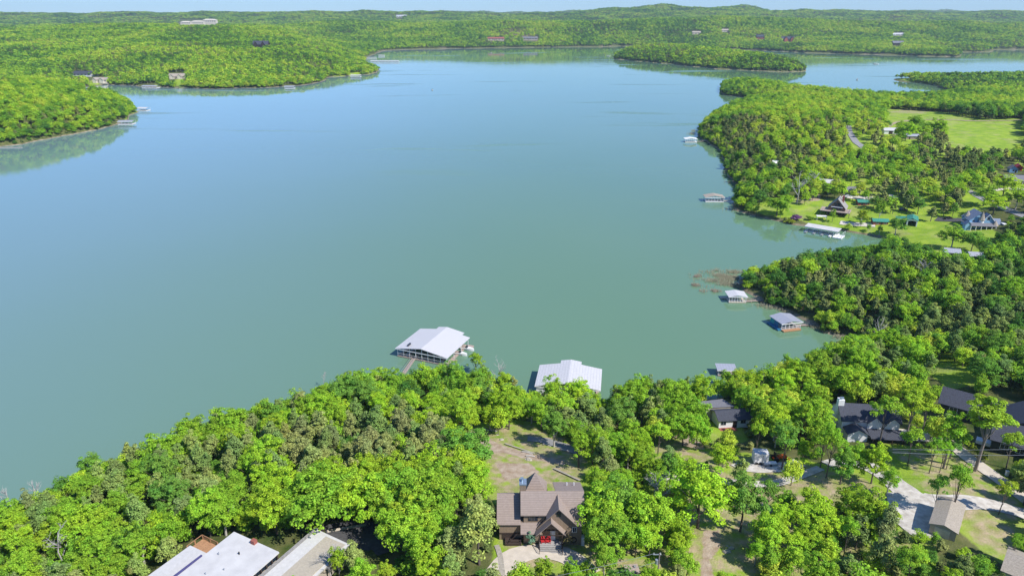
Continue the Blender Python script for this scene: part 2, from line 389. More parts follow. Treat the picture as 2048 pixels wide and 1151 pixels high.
def ground_mat():
    m = bpy.data.materials.new('lakeside_ground'); m.use_nodes = True
    nt = m.node_tree; b = nt.nodes['Principled BSDF']; b.inputs['Roughness'].default_value = .95; b.inputs['Specular IOR Level'].default_value = .1
    L = nt.links.new
    geo = nt.nodes.new('ShaderNodeNewGeometry')
    def noise(s, d=5):
        n = nt.nodes.new('ShaderNodeTexNoise'); n.inputs['Scale'].default_value = s; n.inputs['Detail'].default_value = d
        L(geo.outputs['Position'], n.inputs['Vector']); return n.outputs[0]
    def ramp(src, c0, c1, p0=.3, p1=.7):
        r = nt.nodes.new('ShaderNodeValToRGB'); r.color_ramp.elements[0].position = p0; r.color_ramp.elements[1].position = p1
        r.color_ramp.elements[0].color = (*c0, 1); r.color_ramp.elements[1].color = (*c1, 1); L(src, r.inputs[0]); return r.outputs[0]
    def mask(attr, ns, amt):
        a = nt.nodes.new('ShaderNodeAttribute'); a.attribute_name = attr
        ad = nt.nodes.new('ShaderNodeMath'); ad.operation = 'MULTIPLY_ADD'; ad.inputs[1].default_value = amt
        L(ns, ad.inputs[0]); L(a.outputs['Fac'], ad.inputs[2])
        mr = nt.nodes.new('ShaderNodeMapRange'); mr.inputs[1].default_value = .5 + amt * .5 - .1; mr.inputs[2].default_value = .5 + amt * .5 + .1
        L(ad.outputs[0], mr.inputs[0]); return mr.outputs[0]
    def mix(f, a, c):
        x = nt.nodes.new('ShaderNodeMixRGB'); L(f, x.inputs[0]); L(a, x.inputs[1]); L(c, x.inputs[2]); return x.outputs[0]
    forest = ramp(noise(.3, 8), (.04, .075, .015), (.15, .15, .06))
    grass = ramp(noise(.16, 9), (.16, .28, .025), (.31, .42, .045))
    dry = ramp(noise(.5, 9), (.24, .25, .08), (.46, .36, .25))
    dirt = ramp(noise(.6, 7), (.30, .22, .15), (.46, .38, .30))
    rock = ramp(noise(.15, 6), (.10, .085, .05), (.34, .28, .21))
    c = mix(mask('grass', noise(.35, 6), .5), forest, grass)
    a0 = nt.nodes.new('ShaderNodeAttribute'); a0.attribute_name = 'grass'
    r0 = nt.nodes.new('ShaderNodeMapRange'); r0.inputs[1].default_value = .50; r0.inputs[2].default_value = .64; r0.inputs[4].default_value = .4; L(noise(.09, 9), r0.inputs[0])
    m0 = nt.nodes.new('ShaderNodeMath'); m0.operation = 'MULTIPLY'; L(a0.outputs['Fac'], m0.inputs[0]); L(r0.outputs[0], m0.inputs[1])
    c = mix(m0.outputs[0], c, dry)
    c = mix(mask('dry', noise(.4, 7), .9), c, dry)
    c = mix(mask('dirt', noise(.8, 6), .6), c, dirt)
    sp = nt.nodes.new('ShaderNodeSeparateXYZ'); L(geo.outputs['Position'], sp.inputs[0])
    mr = nt.nodes.new('ShaderNodeMapRange'); mr.inputs[1].default_value = .9; mr.inputs[2].default_value = .35
    L(sp.outputs[2], mr.inputs[0])
    a = nt.nodes.new('ShaderNodeAttribute'); a.attribute_name = 'rockh'
    mr2 = nt.nodes.new('ShaderNodeMath'); mr2.operation = 'MAXIMUM'; L(mr.outputs[0], mr2.inputs[0]); L(a.outputs['Fac'], mr2.inputs[1])
    c = mix(mr2.outputs[0], c, rock)
    L(c, b.inputs['Base Color'])
    bp = nt.nodes.new('ShaderNodeBump'); bp.inputs['Strength'].default_value = .6; bp.inputs['Distance'].default_value = .25
    L(noise(2.5, 6), bp.inputs['Height']); L(bp.outputs[0], b.inputs['Normal'])
    return m
M['ground'] = ground_mat()

def leaf_mat(name, stops, by_random, trans=.34, edge=.52):
    m = bpy.data.materials.new(name); m.use_nodes = True
    nt = m.node_tree; nt.nodes.clear(); L = nt.links.new
    out = nt.nodes.new('ShaderNodeOutputMaterial')
    oi = nt.nodes.new('ShaderNodeObjectInfo'); geo = nt.nodes.new('ShaderNodeNewGeometry')
    if by_random:
        rp = nt.nodes.new('ShaderNodeValToRGB'); cr = rp.color_ramp
        cr.elements[0].position = stops[0][0]; cr.elements[0].color = (*stops[0][1], 1)
        cr.elements[1].position = stops[-1][0]; cr.elements[1].color = (*stops[-1][1], 1)
        for p, c in stops[1:-1]:
            e = cr.elements.new(p); e.color = (*c, 1)
        # stands of different age and kind: broad patches of darker and brighter crowns
        zn = nt.nodes.new('ShaderNodeTexNoise'); zn.inputs['Scale'].default_value = .0055; zn.inputs['Detail'].default_value = 4
        L(geo.outputs['Position'], zn.inputs['Vector'])
        zr = nt.nodes.new('ShaderNodeMapRange'); zr.inputs[1].default_value = .36; zr.inputs[2].default_value = .64; zr.inputs[3].default_value = -.45; zr.inputs[4].default_value = .38
        L(zn.outputs[0], zr.inputs[0])
        za = nt.nodes.new('ShaderNodeMath'); za.operation = 'ADD'; za.use_clamp = True; L(oi.outputs['Random'], za.inputs[0]); L(zr.outputs[0], za.inputs[1])
        L(za.outputs[0], rp.inputs[0]); base = rp.outputs[0]
    else:
        base = oi.outputs['Color']
    hs = nt.nodes.new('ShaderNodeHueSaturation')
    mr = nt.nodes.new('ShaderNodeMapRange'); mr.inputs[3].default_value = 1 - edge; mr.inputs[4].default_value = 1 + edge
    L(geo.outputs['Random Per Island'], mr.inputs[0]); L(mr.outputs[0], hs.inputs['Value']); L(base, hs.inputs['Color'])
    nz = nt.nodes.new('ShaderNodeTexNoise'); nz.inputs['Scale'].default_value = .35; nz.inputs['Detail'].default_value = 3
    L(geo.outputs['Position'], nz.inputs['Vector'])
    mh = nt.nodes.new('ShaderNodeMapRange'); mh.inputs[1].default_value = .3; mh.inputs[2].default_value = .7; mh.inputs[3].default_value = .485; mh.inputs[4].default_value = .518
    L(nz.outputs[0], mh.inputs[0]); L(mh.outputs[0], hs.inputs['Hue']); hs.inputs['Saturation'].default_value = .98
    df = nt.nodes.new('ShaderNodeBsdfDiffuse'); tr = nt.nodes.new('ShaderNodeBsdfTranslucent'); mx = nt.nodes.new('ShaderNodeMixShader')
    L(hs.outputs[0], df.inputs[0])
    g = nt.nodes.new('ShaderNodeMixRGB'); g.blend_type = 'MULTIPLY'; g.inputs[0].default_value = 1; g.inputs[2].default_value = (1.25, 1.2, .5, 1)
    L(hs.outputs[0], g.inputs[1]); L(g.outputs[0], tr.inputs[0])
    mx.inputs[0].default_value = trans
    L(df.outputs[0], mx.inputs[1]); L(tr.outputs[0], mx.inputs[2]); L(mx.outputs[0], out.inputs[0])
    return m
SHADES = {'lime green': (.345, .540, .030), 'mid green': (.285, .490, .034), 'deep green': (.190, .375, .050), 'yellow green': (.375, .530, .034)}
CSHADES = {'olive': (.27, .35, .09), 'dark olive': (.20, .30, .08), 'brownish': (.27, .32, .10)}
M['leaf'] = leaf_mat('broadleaf_foliage', None, False)
M['needle'] = leaf_mat('cedar_foliage', None, False, .15)
M['leaf_mass'] = leaf_mat('broadleaf_mass_foliage', [(0, (.10, .24, .040)), (.2, (.20, .40, .036)), (.55, (.31, .51, .034)), (.85, (.42, .60, .036)), (1, (.49, .60, .06))], True, .30)
M['needle_mass'] = leaf_mat('cedar_mass_foliage', [(0, (.13, .19, .06)), (.5, (.21, .27, .075)), (1, (.29, .31, .10))], True, .15)

# ------------------------------------------------------------------ mesh helpers
class MB:
    def __init__(s): s.v = []; s.f = []; s.m = []
    def add(s, vs, fs, mi=0):
        o = len(s.v); s.v += [tuple(v) for v in vs]
        for f in fs: s.f.append(tuple(i + o for i in f)); s.m.append(mi)
        return s
    def box(s, x0, x1, y0, y1, z0, z1, mi=0):
        return s.add([(x0, y0, z0), (x1, y0, z0), (x1, y1, z0), (x0, y1, z0), (x0, y0, z1), (x1, y0, z1), (x1, y1, z1), (x0, y1, z1)],
                     [(3, 2, 1, 0), (4, 5, 6, 7), (0, 1, 5, 4), (1, 2, 6, 5), (2, 3, 7, 6), (3, 0, 4, 7)], mi)
    def prism(s, pts, dirv, mi=0):
        """Closed solid: polygon pts (3-D) pushed along dirv."""
        n = len(pts); d = Vector(dirv)
        return s.add(list(pts) + [tuple(Vector(p) + d) for p in pts],
                     [tuple(range(n - 1, -1, -1)), tuple(range(n, 2 * n))] + [(i, (i + 1) % n, (i + 1) % n + n, i + n) for i in range(n)], mi)
    def slab(s, pts, t=.15, mi=0): return s.prism(pts, (0, 0, -t), mi)
    def bar(s, a, b, r=.05, mi=0):
        return s.tube([a, b], [r, r], 4, mi)
    def tube(s, pts, rs, n=6, mi=0, cap=True):
        pts = [Vector(p) for p in pts]; o = len(s.v)
        for i, p in enumerate(pts):
            d = (pts[min(i + 1, len(pts) - 1)] - pts[max(i - 1, 0)]).normalized()
            u = d.orthogonal().normalized() if abs(d.z) > .9 else d.cross(Vector((0, 0, 1))).normalized()
            if abs(d.z) > .9: u = Vector((1, 0, 0)); u = (u - d * u.dot(d)).normalized()
            w = d.cross(u)
            for k in range(n):
                a = 2 * math.pi * k / n + (math.pi / 4 if n == 4 else 0)
                s.v.append(tuple(p + (u * math.cos(a) + w * math.sin(a)) * rs[i]))
        for i in range(len(pts) - 1):
            for k in range(n):
                s.f.append((o + i * n + k, o + i * n + (k + 1) % n, o + (i + 1) * n + (k + 1) % n, o + (i + 1) * n + k)); s.m.append(mi)
        if cap:
            s.f.append(tuple(o + k for k in range(n - 1, -1, -1))); s.m.append(mi)
            s.f.append(tuple(o + (len(pts) - 1) * n + k for k in range(n))); s.m.append(mi)
        return s
    def mesh(s, name, mats):
        me = bpy.data.meshes.new(name); me.from_pydata(s.v, [], s.f)
        for m in (mats if isinstance(mats, (list, tuple)) else [mats]): me.materials.append(m)
        if any(s.m): me.polygons.foreach_set('material_index', s.m)
        me.update(); return me
def fast_mesh(name, verts, quads, mats, midx=None):
    me = bpy.data.meshes.new(name)
    n = len(verts); k = quads.shape[1]; q = len(quads)
    me.vertices.add(n); me.vertices.foreach_set('co', np.asarray(verts, np.float32).ravel())
    me.loops.add(q * k); me.loops.foreach_set('vertex_index', quads.astype(np.int32).ravel())
    me.polygons.add(q); me.polygons.foreach_set('loop_start', np.arange(0, q * k, k, dtype=np.int32))
    for m in mats: me.materials.append(m)
    if midx is not None: me.polygons.foreach_set('material_index', np.asarray(midx, np.int32))
    me.update(calc_edges=True); me.validate()
    return me
def link(o, parent=None):
    COL.objects.link(o)
    if parent is not None: o.parent = parent
    return o
def part(name, mb, m, parent, label=None):
    o = link(bpy.data.objects.new(name, mb.mesh(name, m)), parent)
    if label: o['label'] = label
    return o
def tag(o, label, cat, group=None):
    o['label'] = label; o['category'] = cat
    if group: o['group'] = group
    return o
def thing(name, label, cat, loc, rz=0, group=None):
    o = bpy.data.objects.new(name, None); o.empty_display_size = .5; link(o)
    o.location = loc; o.rotation_euler = (0, 0, rz)
    return tag(o, label, cat, group)
def single(name, mb, m, label, cat, loc=(0, 0, 0), rz=0, group=None):
    o = part(name, mb, m, None); o.location = loc; o.rotation_euler = (0, 0, rz)
    return tag(o, label, cat, group)
def copy_tree(o, parent=None):
    c = o.copy(); COL.objects.link(c); c.parent = parent
    for ch in o.children: copy_tree(ch, c)
    return c

# ------------------------------------------------------------------ ground, water
th = np.radians(np.concatenate([np.arange(-75, -42, 1.0), np.arange(-42, 42.01, .2), np.arange(43, 76, 1.0)]))
dd = np.concatenate([np.exp(np.arange(math.log(45), math.log(700), .0055)), np.exp(np.arange(math.log(700), math.log(14500), .012))])
TH, DD = np.meshgrid(th, dd)
GX = DD * np.sin(TH); GY = DD * np.cos(TH)
GZ, GS, GI = ground(GX, GY, True)
nr, nc = GX.shape
ii = np.arange(nr * nc).reshape(nr, nc)
quads = np.stack([ii[:-1, :-1], ii[:-1, 1:], ii[1:, 1:], ii[1:, :-1]], -1).reshape(-1, 4)
gme = fast_mesh('ground', np.stack([GX, GY, GZ], -1).reshape(-1, 3), quads, [M['ground']])
gme.polygons.foreach_set('use_smooth', np.ones(len(quads), bool))
ground_o = link(bpy.data.objects.new('ground', gme)); ground_o['kind'] = 'structure'
PXg, PYg = project(GX, GY, GZ)
def softmask(polys, soft=7.0):
    v = np.zeros(GX.shape)
    for poly in polys:
        xs = [p[0] for p in poly]; ys = [p[1] for p in poly]
        m = (PXg > min(xs) - 30) & (PXg < max(xs) + 30) & (PYg > min(ys) - 30) & (PYg < max(ys) + 30) & (GZ > 0)
        idx = np.nonzero(m)
        if len(idx[0]) == 0: continue
        w = [np.array(gp(p[0], p[1]))[:2, 0] for p in poly]          # polygon on the ground
        poly_w = [(float(a), float(b)) for a, b in w]
        x = GX[idx]; y = GY[idx]
        d = edgedist(x, y, poly_w); d = np.where(inpoly(x, y, poly_w), d, -d)
        s = soft * np.maximum(1, np.hypot(x, y) / 250) * .25
        v[idx] = np.maximum(v[idx], np.clip(.5 + d / (2 * s), 0, 1))
    return v
GRASS = [
    [(1290, 890), (1500, 905), (1850, 960), (1880, 1160), (1290, 1160)],
    [(935, 850), (985, 838), (1060, 842), (1130, 860), (1190, 890), (1200, 960), (1170, 1010), (985, 1010), (965, 940), (935, 890)],
    [(985, 1070), (1200, 1060), (1290, 1080), (1330, 1151), (985, 1151)],
    [(1280, 830), (1330, 850), (1400, 860), (1400, 910), (1330, 930), (1290, 900)],
    [(1395, 950), (1500, 940), (1560, 940), (1640, 960), (1640, 1050), (1560, 1151), (1380, 1151), (1360, 1060)],
    [(1760, 885), (1850, 895), (1930, 905), (2060, 980), (2060, 1160), (1960, 1100), (1900, 1040), (1830, 970), (1740, 930)],
    [(1400, 840), (1480, 850), (1500, 880), (1440, 890), (1400, 880)],
    [(1860, 705), (1960, 700), (1990, 760), (1900, 780), (1860, 750)],
    [(1520, 395), (1600, 400), (1700, 395), (1780, 405), (1950, 425), (2000, 470), (1960, 510), (1800, 490), (1690, 458), (1640, 450), (1530, 430), (1490, 415)],
    [(1860, 480), (1990, 480), (1990, 510), (1860, 505)],
    [(1980, 365), (2060, 365), (2060, 400), (1990, 395)], [(2030, 320), (2060, 320), (2060, 345), (2035, 340)],
    [(1750, 222), (1800, 212), (1880, 222), (1960, 235), (2060, 236), (2060, 310), (1940, 305), (1890, 282), (1830, 275), (1740, 262)],
    [(1690, 245), (1760, 240), (1900, 270), (1940, 300), (1830, 330), (1690, 300)],
    [(1600, 345), (1990, 335), (2010, 400), (1960, 425), (1700, 395)],
    [(1560, 322), (1640, 325), (1830, 328), (1830, 345), (1560, 348)],
    [(178, 160), (212, 160), (212, 169), (178, 171)], [(350, 158), (366, 158), (366, 178), (350, 178)], [(310, 168), (325, 168), (328, 176), (310, 176)],
    [(1782, 158), (1900, 158), (1960, 180), (1860, 172)], [(660, 142), (756, 142), (756, 156), (640, 168)], [(268, 216), (290, 222), (276, 232), (240, 246)]]
DRY = [
    [(1290, 890), (1500, 905), (1760, 950), (1880, 1160), (1290, 1160)], [(1760, 885), (1930, 905), (2060, 980), (2060, 1160), (1960, 1100), (1830, 970)], [(935, 850), (1060, 842), (1190, 890), (1170, 1010), (985, 1010)], [(985, 1070), (1290, 1080), (1330, 1151), (985, 1151)],
    [(960, 900), (1060, 905), (1110, 925), (1120, 960), (1000, 1000), (975, 960)],
    [(1180, 1080), (1230, 1075), (1290, 1110), (1260, 1160), (1200, 1160)], [(990, 1075), (1050, 1095), (1000, 1120)],
    [(1300, 860), (1400, 870), (1380, 905), (1310, 905)], [(1420, 1000), (1500, 990), (1560, 1010), (1540, 1030), (1430, 1020)],
    [(1880, 1005), (1960, 1010), (2048, 1050), (2060, 1140), (1960, 1090), (1890, 1030)],
    [(1560, 390), (1600, 392), (1640, 400), (1620, 412), (1560, 410)], [(1850, 520), (1860, 500), (1900, 498)],
    [(1790, 214), (1880, 220), (1860, 230), (1760, 226)], [(960, 75), (1100, 75), (1100, 82), (960, 82)], [(1000, 50), (1060, 56), (1060, 80), (1005, 75)]]
DIRT = [
    [(935, 862), (952, 862), (1000, 888), (1060, 906), (1130, 920), (1130, 930), (1050, 916), (1005, 905), (985, 905), (940, 878)],
    [(1405, 1060), (1440, 1060), (1440, 1095), (1420, 1120), (1430, 1160), (1400, 1160), (1405, 1100)],
    [(990, 925), (1060, 925), (1080, 945), (1010, 960)], [(1370, 870), (1400, 870), (1410, 900), (1360, 890)],
    [(1495, 1000), (1530, 1000), (1540, 1025), (1505, 1020)], [(2040, 230), (2060, 230), (2060, 262), (2046, 250)], [(1720, 660), (1740, 660), (1735, 680)],
    [(1610, 390), (1640, 388), (1640, 402), (1600, 400)]]
for nm, polys, sf in (('grass', GRASS, 8), ('dry', DRY, 12), ('dirt', DIRT, 4)):
    a = gme.attributes.new(nm, 'FLOAT', 'POINT'); a.data.foreach_set('value', (softmask(polys, sf) * (.55 if nm == 'dry' else 1)).astype(np.float32).ravel())
rk = np.where((GI > 0) & (GS > 0) & (DD > 1500), np.clip((5 - GZ) / 3, 0, 1) * (vnoise(GX, GY, 60, 4) > .6), 0)
rk = np.maximum(rk, softmask([[(1015, 62), (1035, 56), (1050, 68), (1075, 76), (1095, 80), (975, 80), (980, 76), (1010, 76)]], 20))
a = gme.attributes.new('rockh', 'FLOAT', 'POINT'); a.data.foreach_set('value', rk.astype(np.float32).ravel())
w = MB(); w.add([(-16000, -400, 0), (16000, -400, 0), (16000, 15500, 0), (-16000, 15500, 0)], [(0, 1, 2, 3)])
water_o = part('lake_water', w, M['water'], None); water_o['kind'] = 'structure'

# ------------------------------------------------------------------ tree prototypes
def rand_dirs(n, g):
    v = g.normal(size=(n, 3)); return v / np.linalg.norm(v, axis=1)[:, None]
def crown_mesh(name, seed, m, cz, rx, rz, ncl, nleaf, leaf, cr=(.5, 1.0), cone=0.0, flat=0.0):
    g = np.random.default_rng(seed)
    d = rand_dirs(ncl * 3, g); d = d[d[:, 2] > -.45][:ncl]; ncl = len(d)
    rr = g.uniform(.40, 1.0, ncl)
    az = np.arctan2(d[:, 1], d[:, 0]); ph = g.uniform(0, 6.28, 4)
    rr *= 1 + .24 * np.sin(2 * az + ph[0]) * np.cos(2.6 * d[:, 2] + ph[1]) + .17 * np.sin(5 * az + ph[2] + 3 * d[:, 2])
    rr = np.minimum(rr, 1.12)
    cc = d * rr[:, None] * np.array([rx, rx, rz])
    cc[:, 0] += rx * .18 * np.sin(cc[:, 2] * 1.3 + seed); 
    if cone:
        tt = (cc[:, 2] + rz) / (2 * rz); cc[:, :2] *= (1.15 - cone * tt)[:, None]
    crr = g.uniform(cr[0], cr[1], ncl)
    if cone: crr *= (1.15 - .6 * (cc[:, 2] + rz) / (2 * rz))
    k = g.integers(0, ncl, nleaf)
    dl = rand_dirs(nleaf, g); dl[:, 2] = np.where(dl[:, 2] < -.3, -dl[:, 2], dl[:, 2])
    r = g.uniform(.55, 1.05, nleaf) ** .7
    p = cc[k] + dl * (r * crr[k])[:, None] * np.array([1, 1, .8 - flat * .4])
    outw = cc[k] / np.array([rx, rx, rz]); 
    nrm = dl * .55 + outw * .35 + g.normal(size=(nleaf, 3)) * .42 + np.array([.10, -.08, .62])
    nrm /= np.linalg.norm(nrm, axis=1)[:, None]
    t = np.cross(nrm, rand_dirs(nleaf, g)); t /= np.linalg.norm(t, axis=1)[:, None]; b = np.cross(nrm, t)
    s = leaf * g.uniform(.6, 1.3, nleaf)[:, None]
    p[:, 2] += cz
    v = np.stack([p - t * s * .6, p - b * s * .38 + nrm * s * .1, p + t * s * .6, p + b * s * .45 - nrm * s * .05], 1).reshape(-1, 3)
    q = np.arange(nleaf * 4).reshape(-1, 4)
    return v, q, cc + np.array([0, 0, cz])
def trunk_mb(seed, h, r, cc, nl=6, lean=.4, mb=None):
    g = random.Random(seed); mb = mb or MB()
    top = Vector((g.uniform(-lean, lean), g.uniform(-lean, lean), h * .78))
    mid = Vector((top.x * .3 + g.uniform(-.15, .15), top.y * .3, h * .4))
    mb.tube([(0, 0, -.6), (0, 0, .3), mid, top], [r * 1.3, r, r * .7, r * .25], 6)
    idx = list(range(len(cc))); g.shuffle(idx)
    for i in idx[:nl]:
        c = Vector(cc[i]); f = g.uniform(.35, .8)
        base = Vector((0, 0, .3)).lerp(top, f) if f > .5 else Vector((0, 0, 0)).lerp(mid, f * 2)
        if c.z < base.z: continue
        m_ = base.lerp(c, .5); m_.z -= .1 * (c - base).length
        mb.tube([base, m_, c], [r * .45, r * .3, r * .08], 4, 0, False)
    return mb
BL = []      # near broadleaf prototypes: (trunk mesh, crown mesh)
specs = [(6.0, 3.8, 4.5, 130, 10500, .27), (6.3, 3.4, 4.7, 115, 9400, .26), (5.8, 4.2, 4.2, 150, 11500, .27), (6.2, 3.1, 4.5, 85, 7600, .26), (6.4, 4.0, 4.7, 140, 11000, .27), (5.8, 3.0, 4.1, 50, 4200, .27)]
for i, (cz, rx, rz, ncl, nl, lf) in enumerate(specs):
    v, q, cc = crown_mesh('c', 100 + i, None, cz, rx, rz, ncl, nl, lf)
    BL.append((trunk_mb(i, cz + rz * .4, .24, cc).mesh('broadleaf_trunk', M['bark'] if i % 3 else M['bark_pale']), fast_mesh('broadleaf_crown', v, q, [M['leaf']])))
CE = []
for i, (cz, rx, rz, ncl, nl, lf) in enumerate([(4.9, 2.5, 4.6, 60, 5200, .27), (4.4, 2.9, 4.1, 66, 5600, .28), (5.2, 2.1, 4.8, 52, 4400, .26), (4.2, 3.1, 3.7, 68, 5600, .28)]):
    v, q, cc = crown_mesh('c', 200 + i, None, cz, rx, rz, ncl, nl, lf, cr=(.7, 1.25), cone=.75)
    CE.append((trunk_mb(50 + i, cz + rz * .6, .18, cc, 3, .1).mesh('cedar_trunk', M['bark']), fast_mesh('cedar_crown', v, q, [M['needle']])))
PI = []
for i in range(2):      # tall pine: bare lower trunk, clumped top
    v, q, cc = crown_mesh('c', 300 + i, None, 11.5, 3.0, 4.8, 34, 4600, .30, cr=(.9, 1.5), cone=.35, flat=.5)
    PI.append((trunk_mb(70 + i, 18, .26, cc, 8, .3).mesh('pine_trunk', M['pole']), fast_mesh('pine_crown', v, q, [M['leaf']])))
HI = []      # slim yard trees: long bare stem, open crown high up
for i in range(3):
    v, q, cc = crown_mesh('c', 350 + i, None, 8.6, 2.5 + .3 * i, 2.9, 34, 3400, .27, cr=(.55, 1.0))
    HI.append((trunk_mb(90 + i, 10.5, .17, cc, 9, .5).mesh('slim_tree_trunk', M['bark']), fast_mesh('slim_tree_crown', v, q, [M['leaf']])))
def bare_mb(seed, h, r, n1=9, leaf=False):
    g = random.Random(seed); mb = MB()
    def br(p, d, L, r, lv):
        q = p + d * L * .5 + Vector((g.uniform(-1, 1), g.uniform(-1, 1), 0)) * L * .08
        e = p + d * L
        mb.tube([p, q, e], [r, r * .7, r * .35], 5 if lv == 0 else 4, 0, False)
        if lv >= 3: return
        for k in range(n1 if lv == 0 else g.randint(3, 4)):
            f = g.uniform(.35, 1) if lv == 0 else g.uniform(.3, 1)
            s = p.lerp(e, f)
            a = g.uniform(0, 6.28)
            nd = (d * g.uniform(.5, 1) + Vector((math.cos(a), math.sin(a), g.uniform(.1, .6))) * .8).normalized()
            br(s, nd, L * g.uniform(.35, .55) * (1.1 - .4 * f), r * .5 * (1.2 - .5 * f), lv + 1)
    br(Vector((0, 0, -.4)), Vector((g.uniform(-.08, .08), 0, 1)).normalized(), h, r, 0)
    return mb
BARE = [bare_mb(400 + i, 7 + i, .17).mesh('bare_tree', M['dead']) for i in range(3)]

# low-cost prototypes, instanced in the wooded masses (kept out of the scene collection)
protos = bpy.data.collections.new('wood_prototypes')
def proto(name, seed, cz, rx, rz, ncl, nl, lf, m, bark, cone=0, cr=(.8, 1.4), trunk=True):
    v, q, cc = crown_mesh('c', seed, None, cz, rx, rz, ncl, nl, lf, cone=cone, cr=cr)
    midx = np.zeros(len(q), np.int32)
    if trunk:
        t = MB(); t.tube([(0, 0, -1), (.1, 0, cz * .6), (0, .1, cz + rz * .3)], [.25, .18, .08], 4, 0, False)
        tv = np.array(t.v); tq = np.array(t.f)
        q = np.concatenate([q, tq + len(v)]); v = np.concatenate([v, tv]); midx = np.concatenate([midx, np.ones(len(tq), np.int32)])
    me = fast_mesh(name, v, q, [m, bark], midx)
    o = bpy.data.objects.new(name, me); protos.objects.link(o)
# indices follow alphabetical order: 0-3 broadleaf detailed, 4-5 cedar detailed, 6-8 broadleaf coarse, 9 cedar coarse
for i in range(4):
    cz, rx, rz, ncl, nl, lf = specs[i]
    proto('a%d_broadleaf' % i, 500 + i, cz, rx, rz, ncl, 3000, .48, M['leaf_mass'], M['bark'])
for i in range(2): proto('b%d_cedar' % i, 520 + i, 4.7, 2.6, 4.4, 40, 1200, .6, M['needle_mass'], M['bark'], .75, (.7, 1.3))
for i in range(3): proto('c%d_broadleaf' % i, 540 + i, 5.4, 4.1, 4.3, 26, 420, 1.25, M['leaf_mass'], M['bark_pale'])
proto('d0_cedar', 560, 4.7, 2.6, 4.4, 22, 320, 1.05, M['needle_mass'], M['bark'], .75, (.8, 1.4))

def scatter(name, label, cat, pts, z, idx, sc, rot):
    """One wooded mass: points of the ground carrying an instance of a prototype each."""
    me = bpy.data.meshes.new(name)
    co = np.stack([pts[0], pts[1], z], -1).astype(np.float32)
    me.vertices.add(len(co)); me.vertices.foreach_set('co', co.ravel())
    a = me.attributes.new('idx', 'INT', 'POINT'); a.data.foreach_set('value', idx.astype(np.int32))
    a = me.attributes.new('sc', 'FLOAT_VECTOR', 'POINT'); a.data.foreach_set('vector', sc.astype(np.float32).ravel())
    a = me.attributes.new('rt', 'FLOAT_VECTOR', 'POINT')
    rv = np.zeros((len(co), 3), np.float32); rv[:, 2] = rot; a.data.foreach_set('vector', rv.ravel())
    o = link(bpy.data.objects.new(name, me))
    o['kind'] = 'stuff'; o['label'] = label; o['category'] = cat
    ng = bpy.data.node_groups.new(name, 'GeometryNodeTree')
    ng.interface.new_socket('Geometry', in_out='INPUT', socket_type='NodeSocketGeometry')
    ng.interface.new_socket('Geometry', in_out='OUTPUT', socket_type='NodeSocketGeometry')
    gi = ng.nodes.new('NodeGroupInput'); go = ng.nodes.new('NodeGroupOutput')
    ip = ng.nodes.new('GeometryNodeInstanceOnPoints'); ci = ng.nodes.new('GeometryNodeCollectionInfo')
    ci.inputs['Collection'].default_value = protos; ci.inputs['Separate Children'].default_value = True; ci.inputs['Reset Children'].default_value = True
    ip.inputs['Pick Instance'].default_value = True
    def attr(n, t):
        a = ng.nodes.new('GeometryNodeInputNamedAttribute'); a.data_type = t; a.inputs[0].default_value = n
        return [s for s in a.outputs if s.enabled and s.name == 'Attribute'][0]
    ng.links.new(gi.outputs[0], ip.inputs['Points']); ng.links.new(ci.outputs[0], ip.inputs['Instance'])
    ng.links.new(attr('idx', 'INT'), ip.inputs['Instance Index']); ng.links.new(attr('sc', 'FLOAT_VECTOR'), ip.inputs['Scale'])
    ng.links.new(attr('rt', 'FLOAT_VECTOR'), ip.inputs['Rotation']); ng.links.new(ip.outputs[0], go.inputs[0])
    md = o.modifiers.new('trees', 'NODES'); md.node_group = ng
    return o

